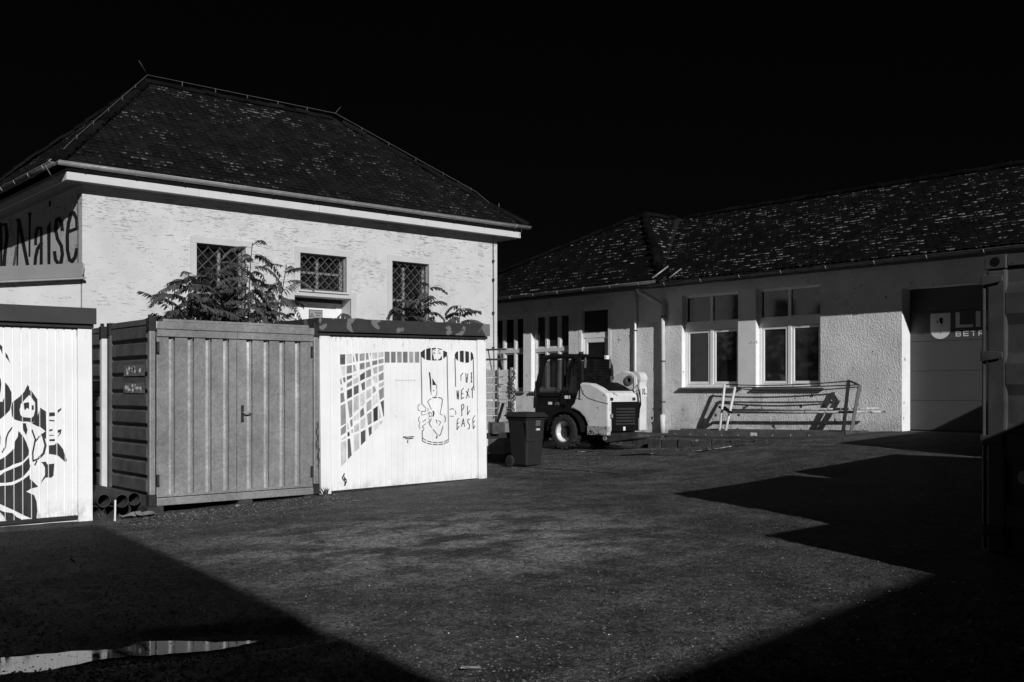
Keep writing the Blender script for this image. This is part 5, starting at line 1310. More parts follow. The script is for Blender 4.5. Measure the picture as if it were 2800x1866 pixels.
for y in (-.47, .47):
    m = MB(); m.tube([(-.37, y-.02, 1.8), (-.385, y-.02, 1.98), (-.385, y, 2.02), (-.385, y+.02, 1.98), (-.37, y+.02, 1.8)], .012, 6); m.build('lifting_eye', G('grey_bracket', .12, .6), ld)
m = MB(); m.box(-.40, -.34, -.42, -.30, 2.0, 2.09); m.build('work_lamp', label_w, ld, bevel=.01)
m = MB(); m.box(.12, .5, -.25, .25, .95, 1.2); m.box(.0, .14, -.25, .25, 1.1, 1.75); m.build('seat', black, ld, bevel=.04)
for y in (.2, -.2):
    m = MB(); m.tube([(.62, y, 1.1), (.58, y, 1.45)], .012, 6); m.build('control_lever', dark_metal, ld)
tw = MB(); tw.box(-1.10, -.80, -.80, -.53, .42, 1.56); t_ = tw.build('boom_tower', cream, ld, bevel=.02)
m = MB(); m.lathe([(0, -.80), (.165, -.80), (.165, -.53), (0, -.53)], (-.95, 0, 1.56), 'y', 20); m.build('tower_cap', cream, t_)
m = MB(); pv = [(-.30, 1.46), (-.74, 1.70), (-.92, 1.70), (-1.04, 1.60), (-1.06, 1.44), (-.86, 1.26), (-.40, 1.42)]
m.prism(pv, PS, -.50, -.46); pvo = m.build('boom_pivot', cream, ld, bevel=.01)
m = MB(); m.lathe([(.05, .0), (.055, .03), (.105, .03), (.11, 0)], (-.88, -.458, 1.53), 'y', 20); m.build('pivot_ring', G('grey_bracket', .12), pvo)
m = MB(); m.lathe([(0, .0), (.05, 0)], (-.88, -.452, 1.53), 'y', 20); m.build('pivot_pin', black, pvo)
m = MB(); m.prism([(-.75, 1.72), (-.60, 1.74), (1.25, .85), (1.2, .65), (-.75, 1.52)], PS, -.78, -.62); m.build('boom', cream, ld, bevel=.02)
m = MB(); m.tube([(-1.02, -.44, 1.6), (-1.03, -.44, 1.2), (-1.02, -.42, 1.15)], .008, 6); m.build('hydraulic_hose', label_w, ld, smooth=True)
m = MB(); m.box(-1.106, -1.101, -.79, -.55, 1.17, 1.38); pl = m.build('speed_plate', label_w, ld)
m = MB(); PR = lambda a, z, d: (-1.108+d, -.56-a, z); text_into(m, '10', PR, .20, .01, 1.21, 0, .72, .006); text_into(m, 'km', PR, .075, .165, 1.21, 0, .6, .001); m.build('speed_lettering', black, pl, recalc=False)
m = MB(); m.tube([(-.30, .60, 1.55), (-.30, .72, 1.62), (-.30, .74, 1.7)], .010, 6); m.box(-.32, -.28, .70, .80, 1.62, 1.86); m.build('mirror', black, ld)
for y in (-.40, .44):
    m = MB(); m.box(-1.072, -1.052, y, y+.1, 1.09, 1.15); m.build('tail_lamp', dark_metal, hood, bevel=.006)
for (pts_) in ([(-.95, -.45, 1.25), (-1.13, -.47, 1.32), (-1.14, -.50, 1.0), (-1.08, -.50, .8)], [(-.9, -.44, 1.28), (-1.10, -.43, 1.42), (-1.15, -.47, 1.1), (-1.09, -.49, .7)]):
    m = MB(); m.tube(pts_, .011, 6); m.build('hydraulic_hose', black, ld, smooth=True)
for (a, z) in ((-.62, .50), (-.98, .50), (-.62, .39), (-.98, .39)):
    m = MB(); m.lathe([(0, .67), (.014, .668), (.016, .66)], (a, 0, z), 'y', 8); m.build('bolt', zinc, ld)
m = MB(); m.lathe([(.03, 0), (.03, .16), (.024, .165)], (-.52, -.30, 1.46), 'z', 10); m.build('exhaust_pipe', rust, ld)
m = MB(); m.tube([(.86, .585, 1.1), (.87, .63, 1.15), (.86, .63, 1.5), (.80, .585, 1.55)], .012, 6); m.build('grab_handle', dark_metal, ld)
st_ = MB(); st_.box(-1.06, -.55, .52, .66, .34, .54); st_.build('side_step', G('chipped_step', .34, .6, .5, 9, .2, spots=(6, .55, .6, .04)), ld, bevel=.012)
m = MB(); m.hexa([(-1.45, -.35, .28), (-1.45, .30, .28), (-.9, .5, .18), (-.9, -.5, .18)], [(-1.45, -.35, .31), (-1.45, .30, .31), (-.9, .5, .42), (-.9, -.5, .42)]); m.build('counterweight_plate', dark_metal, ld, bevel=.01)
m = MB(); m.lathe([(.02, -.012), (.045, -.012), (.045, .012), (.02, .012)], (-.98, .62, .28), 'y', 14); m.build('tie_ring', zinc, ld)
PL = lambda a, z, d: (-a, .608+d, z)
for (a, z, w, hh) in ((-.52, .985, .11, .06), (-.07, 1.12, .10, .07), (.05, 1.12, .03, .07)):
    m = MB(); m.poly([PL(a, z, 0), PL(a+w, z, 0), PL(a+w, z+hh, 0), PL(a, z+hh, 0)]); m.build('decal', label_w, ld, recalc=False)
m = MB(); text_into(m, '170', PL, .09, -.345, .975, 0, 1.0, .002); m.build('model_number', G('grey_print', .16, .6), ld, recalc=False)
MB().box(-.1, .9, .565, .60, .42, 1.0).build('door_sill', black, ld, bevel=.01)
def wheel(parent, x, y, z, out, r=.39, w=.27):
    t = MB(); s = 1 if out > 0 else -1
    t.lathe([(r*.56, -w*.42), (r*.8, -w*.5), (r*.93, -w*.46), (r*.95, -w*.2), (r*.95, w*.2), (r*.93, w*.46), (r*.8, w*.5), (r*.56, w*.42), (r*.56, -w*.42)], (x, y, z), 'y', 32)
    for k in range(18):
        for sg in (1, -1):
            a = 2*math.pi*(k+(.5 if sg > 0 else 0))/18
            q = []
            for (da, dr_, yy) in ((-.07, .9, .0), (.03, .9, .0), (.12, .9, w*.5*sg), (.02, .9, w*.5*sg)):
                q.append((a+da, r*.9, yy))
            lo2 = [(x+math.cos(b)*rr, y+yy, z+math.sin(b)*rr) for b, rr, yy in q]; hi2 = [(x+math.cos(b)*(r*1.0 if abs(yy) < .01 else r*.985), y+yy, z+math.sin(b)*(r*1.0 if abs(yy) < .01 else r*.985)) for b, rr, yy in q]
            t.hexa(lo2, hi2)
    wh = t.build('wheel', rubber, parent)
    d = MB(); d.lathe([(r*.6, w*.44*s), (r*.56, w*.40*s), (r*.47, w*.02*s), (r*.42, -.02*s), (r*.2, -.02*s), (0, -.02*s)], (x, y, z), 'y', 28); d.build('rim', cream, wh, smooth=True)
    d = MB(); d.lathe([(r*.36, -.015*s), (r*.33, .03*s), (r*.12, .04*s), (0, .05*s)], (x, y, z), 'y', 20); d.build('hub', dark_metal, wh, smooth=True)
def fit(o):          # compact machine: long tail, narrow track
    if o.type == 'MESH': o.data.transform(Matrix.Diagonal((1.16, .86, 1, 1)))
    for c in o.children: fit(c)
fit(ld)
for x in (0, 1.12):
    for s_ in (1, -1): wheel(ld, x, s_*.54, .39, s_, .39, .26)

# ---------------------------------------------------------------- wheelie bin
bz = ground_z(12.1, 13.55)
bn = thing('wheelie_bin', 'dark grey wheelie bin with closed lid standing beside the mural garage', 'bin', (12.12, 13.52, bz), (0, 0, R(3)))
t_, b_ = .255, .185
m = MB(); m.hexa([(-b_, -b_, .02), (b_, -b_, .02), (b_, b_, .02), (-b_, b_, .02)], [(-t_*.93, -t_*.93, .86), (t_*.93, -t_*.93, .86), (t_*.93, t_*.93, .86), (-t_*.93, t_*.93, .86)]); m.build('body', binm, bn, bevel=.03)
MB().box(-t_*.99, t_*.99, -t_*.99, t_*.99, .83, .875).build('rim', binm, bn, bevel=.01)
m = MB(); m.hexa([(-t_-.03, -t_-.05, .878), (t_+.03, -t_-.05, .878), (t_+.03, t_+.01, .878), (-t_-.03, t_+.01, .878)], [(-t_+.02, -t_+.03, .955), (t_-.02, -t_+.03, .955), (t_-.02, t_-.02, .965), (-t_+.02, t_-.02, .965)]); m.build('lid', binm, bn, bevel=.014)
m = MB(); m.tube([(-t_+.02, t_+.05, .90), (t_-.02, t_+.05, .90)], .016, 8); m.build('handle', black, bn)
m = MB(); m.hexa([(-.205, -.215, .46), (-.165, -.222, .46), (-.165, -.2, .46), (-.205, -.2, .46)], [(-.27, -.27, .82), (-.23, -.275, .82), (-.23, -.23, .82), (-.27, -.23, .82)]); m.tube([(-.19, -.215, .46), (-.12, -.225, .47), (.0, -.227, .475)], .012, 6); m.build('locking_arm', dark_metal, bn)
for y in (.17,):
    for x in (-.24, .24):
        m = MB(); m.lathe([(0, -.025), (.09, -.025), (.1, -.012), (.1, .012), (.09, .025), (0, .025)], (x, y, .1), 'x', 18); wv_ = m.build('wheel', rubber, bn)
        m = MB(); m.lathe([(0, -.03), (.05, -.03), (.05, .03), (0, .03)], (x, y, .1), 'x', 14); m.build('hub', binm, wv_)
PB = lambda a, z, d: (a, -.236+d-(z-.75)*.062-.012, z)
m = MB(); m.poly([PB(-.02, .72, 0), PB(.10, .72, 0), PB(.10, .82, 0), PB(-.02, .82, 0)]); m.build('emblem_panel', G('pressed_emblem', .09, .6, .3, 30), bn, recalc=False)
m = MB(); text_into(m, '1994', PB, .055, -.01, .64, 0, .95, .002); m.build('number', label_w, bn, recalc=False)

# ---------------------------------------------------------------- dropside boards stacked on a trestle beyond the bin
tz = ground_z(14, 16.5)
tr = thing('dropside_board_stack', 'old flaking white dropside boards stood on edge behind the bin', 'boards', (13.4, 16.6, tz))
X0 = 13.3; ya, yb = 15.17, 18.2
zz = .55+tz
for lv in range(2):
    for k in range(4):
        z = zz+lv*.62+k*.15; jx = random.uniform(-.008, .008)
        MB().box(X0+jx, X0+.03+jx, ya+random.uniform(-.02, .02), yb, z, z+.138).build('plank', plankm, tr, bevel=.006)
for yy in (15.24, 15.64, 16.6, 17.6):
    MB().box(X0-.045, X0-.012, yy-.03, yy+.03, zz-.05, zz+1.25).build('board_post', G('peeling_post', .3, .8, .5, 14, .4, spots=(10, .55, .6, .05)), tr, bevel=.004)
    MB().box(X0-.07, X0+.12, yy-.05, yy+.05, zz-.15, zz-.055).build('trestle_rail', rust, tr)
for yy in (15.3, 16.6, 17.9):
    for xx in (X0-.02, X0+.1): MB().box(xx-.03, xx+.03, yy-.03, yy+.03, tz-.05, zz-.155).build('trestle_leg', rust, tr)
for i in range(7):
    m = MB(); z = zz+1.2-i*.13
    m.tube([(X0-.06+.03*math.sin(i*1.7+s*.9), ya-.02+.025*math.cos(i*2.1+s*1.1), z-.03*s) for s in range(6)], .014, 6); m.build('lashing_link', rust, tr, smooth=True)
for i in range(3):
    m = MB(); m.tube([(X0+.06, 15.6+i*.35, zz+1.2), (X0+.06, 15.72+i*.35, zz+1.62)], .016, 6); m.build('rack_bar', G('grey_bracket', .12, .6), tr)
for z in (1.42, 1.62):
    m = MB(); m.tube([(X0+.06, 15.5, zz+z), (X0+.06, 17.2, zz+z+.02)], .02, 6); m.build('rack_rail', G('grey_bracket', .12, .6), tr)
# panelled crate in front of it, under the drawbar
cr = thing('panelled_crate', 'grey crate with vertical grooves under the trailer beside the bin', 'crate', (12.85, 14.9, ground_z(12.85, 14.9)))
cz = ground_z(12.85, 14.9)
MB().box(12.55, 13.15, 14.62, 15.1, cz+.15, cz+.75).build('carcass', conc, cr)
for i in range(6): MB().box(12.553+i*.1, 12.645+i*.1, 14.60, 14.618, cz+.36, cz+.72).build('plank', G('grey_board', .2, .85, .2, 8), cr, bevel=.004)
MB().box(12.5, 13.2, 14.585, 14.60, cz+.19, cz+.34).build('base_board', G('grey_board', .2), cr, bevel=.004)
MB().box(12.53, 13.17, 14.62, 15.1, cz, cz+.14).build('runner', rust, cr)
# towing bar with jockey wheel and lever
tbz = ground_z(11.3, 13.6)
tb = thing('tow_bar', 'black tow bar with lever and jockey wheel poking out behind the mural garage', 'tow bar', (11.4, 13.7, tbz))
m = MB(); m.box(11.0, 12.05, 13.86, 13.94, tbz+.52, tbz+.62); m.box(11.02, 11.14, 13.8, 13.92, tbz+.2, tbz+1.0); m.build('bar', dark_metal, tb, bevel=.008)
m = MB(); m.tube([(11.62, 13.8, tbz+.64), (11.82, 13.8, tbz+1.14)], [.02, .03], 6); m.build('lever', black, tb)
m = MB(); m.box(11.55, 11.72, 13.76, 13.86, tbz+.6, tbz+.8); m.build('coupling', rust, tb, bevel=.02)
m = MB(); m.lathe([(0, -.05), (.11, -.05), (.13, -.02), (.13, .02), (.11, .05), (0, .05)], (11.06, 13.62, tbz+.135), 'y', 22); m.build('wheel', G('grey_solid_tyre', .12, .85, .3, 9), tb)
m = MB(); m.prism([(11.0, tbz+.38), (11.12, tbz+.38), (11.16, tbz+.12), (11.1, tbz+.1)], PS, 13.555, 13.57); m.prism([(11.0, tbz+.38), (11.12, tbz+.38), (11.16, tbz+.12), (11.1, tbz+.1)], PS, 13.67, 13.685); m.box(11.0, 11.12, 13.555, 13.685, tbz+.375, tbz+.42); m.build('fork', dark_metal, tb)

# ---------------------------------------------------------------- steel rack on the pavement under the windows
rk = thing('steel_rack', 'low steel frame with leaning end posts under the workshop windows', 'rack', (18.7, 13.2, .45))
zb = lambda y: plat_z(y)+.01
RG = G('grey_rack_paint', .10, .6, .3, 6, .2)
def chan(mb, xa, ya_, yb_, h):
    mb.hexa([(xa, ya_, zb(ya_)), (xa+.02, ya_, zb(ya_)), (xa+.02, yb_, zb(yb_)), (xa, yb_, zb(yb_))], [(xa, ya_, zb(ya_)+h), (xa+.02, ya_, zb(ya_)+h), (xa+.02, yb_, zb(yb_)+h), (xa, yb_, zb(yb_)+h)])
    for o_ in (0, h-.008):
        mb.hexa([(xa+.0205, ya_, zb(ya_)+o_), (xa+.09, ya_, zb(ya_)+o_), (xa+.09, yb_, zb(yb_)+o_), (xa+.0205, yb_, zb(yb_)+o_)], [(xa+.0205, ya_, zb(ya_)+o_+.008), (xa+.09, ya_, zb(ya_)+o_+.008), (xa+.09, yb_, zb(yb_)+o_+.008), (xa+.0205, yb_, zb(yb_)+o_+.008)])
m = MB(); chan(m, 18.3, 11.0, 15.5, .13); fb = m.build('front_channel', RG, rk)
m = MB(); chan(m, 19.15, 11.2, 15.85, .13); m.build('rear_channel', RG, rk)
for i in range(10):
    yy = 11.35+i*.44; m = MB(); m.lathe([(0, -.012), (.014, -.01), (.018, 0)], (18.3, yy, zb(yy)+.045), 'x', 10); m.build('bolt', zinc, fb)
m = MB(); m.poly([(18.297, 13.05, zb(13)+.03), (18.297, 13.22, zb(13)+.03), (18.297, 13.22, zb(13)+.1), (18.297, 13.05, zb(13)+.1)]); m.build('label_plate', label_w, fb, recalc=False)
for yy in (11.0, 12.4, 13.9, 15.48):
    MB().box(18.325, 19.14, yy, yy+.05, zb(yy)+.02, zb(yy)+.085).build('cross_member', RG, rk)
MB().box(18.30, 19.16, 10.95, 10.985, zb(11)+.0, zb(11)+.14).build('end_plate', rust, rk, bevel=.01)
def post(a, b, r, mat): m = MB(); m.tube([a, b], r, 8); m.build('post', mat, rk, smooth=True)
post((18.95, 14.55, .46), (19.33, 14.68, 1.635), .030, palem); post((18.85, 14.32, .46), (19.28, 14.35, 1.56), .030, palem)
m = MB(); m.bar((18.92, 11.40, .52), (19.33, 11.51, 1.69), .062); m.build('post', black, rk); m = MB(); m.bar((18.85, 11.19, .52), (19.27, 11.22, 1.59), .062); m.build('post', dark_metal, rk)
m = MB(); m.bar((19.33, 11.51, 1.69), (19.27, 11.22, 1.59), .03); m.build('top_bar', dark_metal, rk); m = MB(); m.bar((18.98, 14.42, 1.09), (19.28, 14.55, 1.03), .06); m.bar((19.3, 14.82, 1.10), (18.95, 14.2, .98), .04); m.build('clamp', black, rk)
for (a, b, sag) in (((19.33, 14.66, 1.62), (19.33, 11.51, 1.68), .05), ((19.28, 14.35, 1.555), (19.27, 11.24, 1.60), .02), ((19.28, 14.35, 1.53), (19.28, 11.26, 1.56), .07)):
    m = MB(); A, B = Vector(a), Vector(b); m.tube([A+(B-A)*t/12+Vector((0, 0, -sag*4*(t/12)*(1-t/12))) for t in range(13)], .013, 5); m.build('wire_rope', dark_metal, rk, smooth=True)
ps_m = G('scuffed_pale_pipe', .42, .6, .5, 11, .2, spots=(6, .58, .63, .06))
for (a, b, lbx) in (((19.30, 14.57, 1.03), (19.30, 10.81, 1.115), 'upper of the two long pale poles clamped across the steel rack'), ((19.18, 14.48, .98), (19.18, 10.58, 1.055), 'lower, nearer of the two long pale poles clamped across the steel rack')):
    m = MB(); m.tube([a, tuple((Vector(a)+Vector(b))/2+Vector((0, 0, -.008))), b], .026, 8); o = m.build('long_pole', ps_m, smooth=True); solo(o, lbx, 'pole', 'poles on the steel rack')

# ---------------------------------------------------------------- shipping containers at the right
sc = thing('shipping_container', 'dark shipping container with hinge straps on its corner post, cut by the right edge', 'container', (8.58, 3.86, .03), None, 'shipping containers side by side')
sc.rotation_euler = (0, 0, 0); ORG[sc.name] = (0, 0, 0)
W_, L_, H_ = 2.44, 6.06, 2.585
for (x, y) in ((0, 0), (W_, 0), (0, -L_), (W_, -L_)):
    sx = 1 if x == 0 else -1; sy = -1 if y == 0 else 1
    x0, x1 = sorted((x+sx*.01, x+sx*.15)); y0, y1 = sorted((y+sy*.012, y+sy*.175))
    MB().box(x0, x1, y0, y1, .12, H_-.12).build('corner_post', ship_m, sc, bevel=.02)
    for z0, z1 in ((0, .118), (H_-.118, H_)):
        x0, x1 = sorted((x, x+sx*.165)); y0, y1 = sorted((y, y+sy*.178))
        c_ = MB().box(x0, x1, y0, y1, z0, z1).build('corner_casting', ship_m, sc, bevel=.008)
        m = MB(); m.lathe([(0, 0), (.04, 0)], (x-sx*.002, y+sy*.089, (z0+z1)/2), 'x', 16); m.build('casting_hole', black, c_)
MB().tube([(.028, .012, .15), (.028, .012, H_-.15)], .018, 8).build('hinge_rod', ship_m, sc)
for z in (.3, 1.05, 1.75, 2.38):
    m = MB(); m.box(-.012, .06, -.01, .03, z-.045, z+.045); m.hexa([(-.014, -.155, z-.02), (-.002, -.155, z-.02), (-.002, .02, z-.045), (-.014, .02, z-.045)], [(-.014, -.155, z+.03), (-.002, -.155, z+.03), (-.002, .02, z+.045), (-.014, .02, z+.045)]); m.build('hinge_strap', ship_m, sc, bevel=.008)
def horiz_ribs(x, sgn):
    m = MB(); z0, z1 = .16, H_-.1; n = 4; p = (z1-z0)/n; prof = [(z0, 0)]
    for i in range(n):
        a = z0+i*p; prof += [(a+.10, 0), (a+.19, .034), (a+.36, .034), (a+.45, 0)]
    prof.append((z1, 0))
    for z, d in prof: m.v += [(x+sgn*(.045-d), -.17, z), (x+sgn*(.045-d), -L_+.17, z)]
    m.f = [(2*i, 2*i+1, 2*i+3, 2*i+2) for i in range(len(prof)-1)]
    m.build('side_panel', ship_m, sc, recalc=False)
horiz_ribs(0, 1); horiz_ribs(W_, -1)
for x in (0.02, W_-.08):
    MB().box(x, x+.06, -L_+.18, -.18, H_-.1, H_-.005).build('top_rail', ship_m, sc, bevel=.006); MB().box(x, x+.06, -L_+.18, -.18, .02, .16).build('bottom_rail', ship_m, sc, bevel=.006)
MB().box(.16, W_-.16, -.06, -.02, .1, H_-.1).build('door', ship_m, sc); MB().box(.16, W_-.16, -.08, -.005, H_-.1, H_).build('header', ship_m, sc); MB().box(.16, W_-.16, -.08, -.005, .01, .1).build('sill', ship_m, sc)
for x in (.5, 1.0, 1.44, 1.94): MB().tube([(x, 0.0, .15), (x, 0.0, H_-.1)], .017, 8).build('lock_rod', ship_m, sc)
MB().box(.1, W_-.1, -L_+.02, -.08, H_-.06, H_-.02).build('roof_sheet', ship_m, sc); MB().box(.16, W_-.16, -L_+.02, -L_+.06, .1, H_-.1).build('rear_panel', ship_m, sc); MB().box(.1, W_-.1, -L_+.1, -.1, .08, .12).build('floor', ship_m, sc)
m = MB(); m.lathe([(0, 0), (.055, 0)], (-.016, -.33, .76), 'x', 18); m.build('round_sticker', G('pale_sticker', .35, .6), sc)
for (dx, dy, dz, s, lb_) in ((2.72, .10, .06, 1.0, 'second shipping container beside the dark cut-off one'), (6.25, 1.55, .28, 1.0, 'shipping container nearest the dark gate side of the row'), (8.75, 1.58, .36, 1.0, 'last shipping container of the row, beside the gate'), (-2.24, -3.02, -.01, .88, 'narrow container standing forward beside the dark cut-off one')):
    c = copy_tree(sc); c.location = (8.58+dx, 3.86+dy, .03+dz); c['label'] = lb_; c['group'] = 'shipping containers side by side'
    if s != 1: c.scale = (s, 1, 1)
# ---------------------------------------------------------------- buildings behind the photographer (they shade the foreground)
def backing_block(name, label, corners, hgt):
    t = thing(name, label, 'building', (corners[0][0], corners[0][1], 0))
    m = MB(); n = len(corners)
    for i in range(n):
        a, b = corners[i], corners[(i+1) % n]; m.poly([(a[0], a[1], -.5), (b[0], b[1], -.5), (b[0], b[1], hgt-.25), (a[0], a[1], hgt-.25)])
    m.build('wall', brown, t, recalc=False)
    m = MB(); m.prism(corners, lambda a, b, d: (a, b, d), hgt-.249, hgt); m.build('roof', G('felt_roof', .06), t)
    for i in (0, 1):
        a, b = Vector(corners[i]), Vector(corners[i+1]); d = (b-a).normalized(); nrm = Vector((d.y, -d.x)); L = (b-a).length
        if sum(((Vector(c)-a).dot(nrm)) for c in corners) > 0: nrm = -nrm
        k = 1.2
        while k+1.2 < L:
            for z in (1.1, 4.0):
                p, q = a+d*k+nrm*.02, a+d*(k+1.1)+nrm*.02
                w = MB(); w.hexa([(p.x, p.y, z), (q.x, q.y, z), (q.x-nrm.x*.05, q.y-nrm.y*.05, z), (p.x-nrm.x*.05, p.y-nrm.y*.05, z)], [(p.x, p.y, z+1.4), (q.x, q.y, z+1.4), (q.x-nrm.x*.05, q.y-nrm.y*.05, z+1.4), (p.x-nrm.x*.05, p.y-nrm.y*.05, z+1.4)]); w.build('window', glass_dark, t)
            k += 2.6
    return t
backing_block('flat_roofed_block', 'flat-roofed building at the left behind the photographer', [(-.70, -.95), (-1.78, -9.5), (-14, -9.5), (-14, -.95)], 6.5)
backing_block('flat_roofed_wing', 'long flat-roofed wing behind the photographer', [(12.5, -7.55), (-1.72, -9.52), (-14, -9.55), (-14, -20), (12.5, -20)], 6.5)

# ---------------------------------------------------------------- saplings behind the garages
def frond_mesh(L, pairs, ll, lw_, seed, droop):
    rnd = random.Random(seed); m = MB(); pts = []
    for i in range(9):
        t = i/8; pts.append(Vector((L*(t-.12*t*t), 0, L*(.42*t-droop*t*t))))
    m.tube(pts, [.005*(1-.75*i/8) for i in range(9)], 4)
    def at(t):
        k = min(7.999, t*8); i = int(k); return pts[i].lerp(pts[i+1], k-i)
    for j in range(pairs):
        t = .16+.82*j/(pairs-1); p = at(t); dr = (at(min(1, t+.05))-at(max(0, t-.05))).normalized()
        for s in (1, -1):
            sw = rnd.uniform(.25, .55)*(1+t); l = ll*(1-.45*abs(t-.45)*1.4)*rnd.uniform(.85, 1.12); w = lw_*rnd.uniform(.85, 1.1)
            d = (Vector((0, s, 0))+dr*sw+Vector((0, 0, -rnd.uniform(.25, 1.0)))).normalized()
            sd = d.cross(Vector((0, 0, 1))).normalized(); nn = sd.cross(d)
            q = [p, p+d*l*.25+sd*w*.5, p+d*l*.6+sd*w*.36-nn*.012, p+d*l-nn*.03, p+d*l*.6-sd*w*.36-nn*.012, p+d*l*.25-sd*w*.5, p+d*l*.3+nn*-.010, p+d*l*.62-nn*.02]
            m.add(q, [(0, 1, 6), (1, 2, 7, 6), (2, 3, 7), (0, 6, 5), (6, 7, 4, 5), (7, 3, 4)])
    return m.mesh('frond', leafm, None, recalc=False)
FR = [frond_mesh(.80, 14, .165, .05, s, d) for s, d in ((1, .42), (2, .62), (3, .8), (4, .5), (5, .95), (6, .3))]
FB = [frond_mesh(.55, 8, .20, .09, s, d) for s, d in ((11, .5), (12, .75), (13, .95))]
def sapling(label, x, y, top, n, spread, seed, fr=FR, lean=(0, 0), low=.45, sc=1.0):
    rnd = random.Random(seed); gz = ground_z(x, y)
    t = thing('tree_of_heaven_sapling', label, 'sapling', (x, y, gz), (0, 0, rnd.uniform(0, 6)*0), 'saplings behind the garages')
    H = top-gz; st = MB(); pts = []
    for i in range(8):
        k = i/7; pts.append((lean[0]*k*k+rnd.gauss(0, .015), lean[1]*k*k+rnd.gauss(0, .015), H*k*.96))
    st.tube(pts, [.028*(1-.75*i/7) for i in range(8)], 6); st.build('stem', stemm, t, smooth=True)
    for i in range(n):
        k = low+(1-low)*(i+rnd.random()*.8)/n; kk = min(6.99, k*7); j = int(kk); p = Vector(pts[j]).lerp(Vector(pts[min(7, j+1)]), kk-j)
        a = i*2.4+rnd.uniform(-.4, .4)
        o = mk('frond', rnd.choice(fr), t); s = sc*rnd.uniform(.75, 1.15)*spread*(1.05-.35*max(0, k-.6))
        o.location = p; o.rotation_euler = (rnd.uniform(-.35, .35), rnd.uniform(-.35, .3)-.45*max(0, k-.75), a); o.scale = (s, s, s)
    return t
sapling('bushy dark sapling at the far left above the galvanised container', 8.05, 18.0, 3.75, 30, 1.1, 1, lean=(-.25, -.1), low=.5)
sapling('dense sapling in front of the left latticed window', 8.40, 18.2, 3.85, 46, 1.12, 2, lean=(.0, 0), low=.5)
sapling('tallest sapling, its tip beside the left latticed window', 9.12, 18.2, 4.52, 24, .95, 3, lean=(.1, 0), low=.5)
sapling('leaning sapling between the left and middle latticed windows', 9.7, 18.3, 4.15, 18, .95, 4, lean=(.28, 0), low=.6)
sapling('outermost low sapling at the left, drooping over the container roof', 7.55, 17.9, 3.35, 22, 1.0, 21, lean=(-.1, -.1), low=.55)
sapling('low sapling at the garage end behind the container', 8.9, 18.0, 3.5, 30, 1.05, 8, lean=(.2, 0), low=.55)
sapling('two arching fronds above the left half of the mural garage', 11.15, 18.25, 3.1, 3, 1.25, 5, low=.93)
sapling('drooping sapling in front of the right latticed window', 12.85, 18.25, 3.55, 16, 1.0, 6, FB, lean=(-.1, 0), low=.68)
sapling('upright leafy sapling right of the right latticed window', 13.5, 18.3, 3.95, 20, .85, 7, FB, low=.66)
sapling('rounded leafy sapling above the right end of the mural garage', 14.3, 18.3, 3.55, 18, 1.1, 9, FB, lean=(.1, 0), low=.72)
sapling('small sprig beside the right edge of the mural garage roof', 10.72, 13.35, 2.2, 6, .45, 10, FB, low=.86, sc=.8)

# ---------------------------------------------------------------- loose stones, leaves, weeds
def stones(n, region, smin, smax, mat, name, label, cat='gravel'):
    m = MB(); k = 0
    while k < n:
        x, y = region()
        s = random.uniform(smin, smax)*(.6+.4*random.random()); z = ground_h(x, y)
        a = random.uniform(0, 3); c, sn = math.cos(a)*s, math.sin(a)*s; f = random.uniform(.5, .9)
        v = [(x+c, y+sn, z+s*.25), (x-sn*f, y+c*f, z+s*.3), (x-c, y-sn, z+s*.2), (x+sn*f, y-c*f, z+s*.25), (x+c*.1, y, z+s*.75)]
        m.add(v, [(0, 1, 4), (1, 2, 4), (2, 3, 4), (3, 0, 4)]); k += 1
    o = m.build(name, mat, recalc=False); tag(o, label, cat, None, 'stuff')
def camxy(X, Y): return (SN*X+CS*Y, -CS*X+SN*Y)
def reg_all():
    Y = 5+ (random.random()**1.5)*12; X = random.uniform(-.55, .55)*Y
    return camxy(X, Y)
def reg_front(): return (random.uniform(4.3, 7.6), 12.45-abs(random.gauss(0, .75)))
def reg_right(): return (random.uniform(11.5, 17), random.uniform(11.5, 15.5))
def reg_white():
    while True:
        Y = random.uniform(4.9, 7.4); x, y = camxy(random.uniform(.2, .56)*Y, Y)
        if y < 3.3+.14*(x-4): return (x, y)
def reg_white2():
    Y = random.uniform(4.9, 12); X = random.uniform(-.5, .5)*Y; return camxy(X, Y)
stones(46000, reg_all, .005, .014, peb, 'loose_grit', 'fine loose grit scattered over the yard')
stones(3000, reg_front, .006, .016, peb2, 'loose_gravel', 'loose gravel along the container and garage fronts')
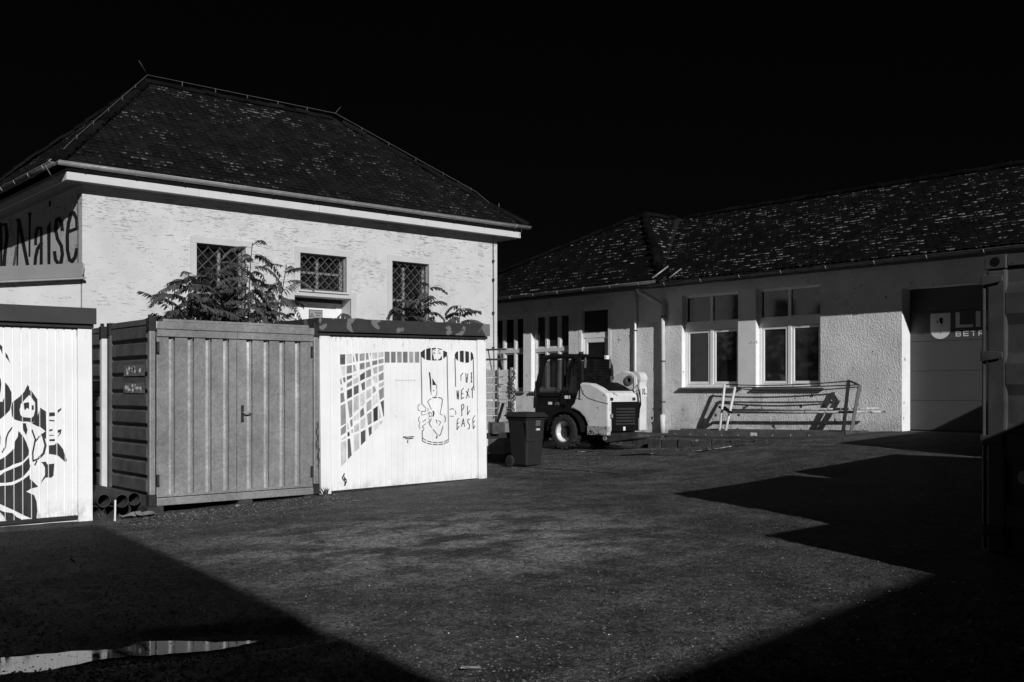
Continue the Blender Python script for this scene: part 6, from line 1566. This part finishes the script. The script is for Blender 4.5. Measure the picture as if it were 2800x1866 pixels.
stones(2200, reg_right, .008, .018, peb2, 'loose_gravel', 'loose gravel around the patched asphalt by the loader')
stones(300, reg_white, .006, .015, peb_w, 'white_chippings', 'white stone chippings in the right foreground shade')
stones(60, reg_white2, .004, .011, peb_w, 'white_chippings', 'single white chippings across the yard')
def leaf(px, label, s, z=0):
    x, y = px; m = MB(); gz = ground_h(x, y)+.006; a = random.uniform(0, 3)
    for i in range(6):
        t = i/5; w = s*.36*math.sin(math.pi*(.08+.88*t)); c, sn = math.cos(a), math.sin(a); l = (t-.5)*s*2
        for q in (-1, 0, 1): m.v.append((x+c*l-sn*w*q, y+sn*l+c*w*q, gz+.012*abs(q)+.02*t*t))
    m.f = [(i*3+k, i*3+k+1, (i+1)*3+k+1, (i+1)*3+k) for i in range(5) for k in range(2)]
    o = m.build('dry_leaf', dryleaf, recalc=False); solo(o, label, 'leaf', 'dry leaves on the ground')
leaf(camxy(-.21, 5.32), 'pale dry leaf on the asphalt at the bottom of the picture', .055)
leaf((6.0, 12.25), 'curled dry leaf under the middle of the galvanised container', .09)
leaf((3.0, 9.3), 'small dry leaf on the shaded asphalt before the graffiti garage', .04)
for (x, y, n, lb_) in ((10.55, 12.35, 9, 'tuft of weeds at the foot of the mural garage'), (7.38, 12.4, 6, 'weeds in the gap between container and mural garage'), (4.35, 12.35, 8, 'weeds in front of the pipe pile')):
    m = MB(); rnd = random.Random(n)
    for i in range(n*3):
        a = rnd.uniform(0, 6.28); l = rnd.uniform(.04, .13); b = Vector((x+rnd.gauss(0, .025), y+rnd.gauss(0, .012), ground_z(x, y)))
        tip = b+Vector((math.cos(a)*l*.6, math.sin(a)*l*.6, l)); sd = Vector((-math.sin(a), math.cos(a), 0))*.005
        m.add([b-sd, b+sd, (b+tip)/2+sd+Vector((0, 0, .015)), tip, (b+tip)/2-sd+Vector((0, 0, .015))], [(0, 1, 2, 3, 4)])
    o = m.build('weed_tuft', leafm, recalc=False); solo(o, lb_, 'weed', 'weeds along the garages')
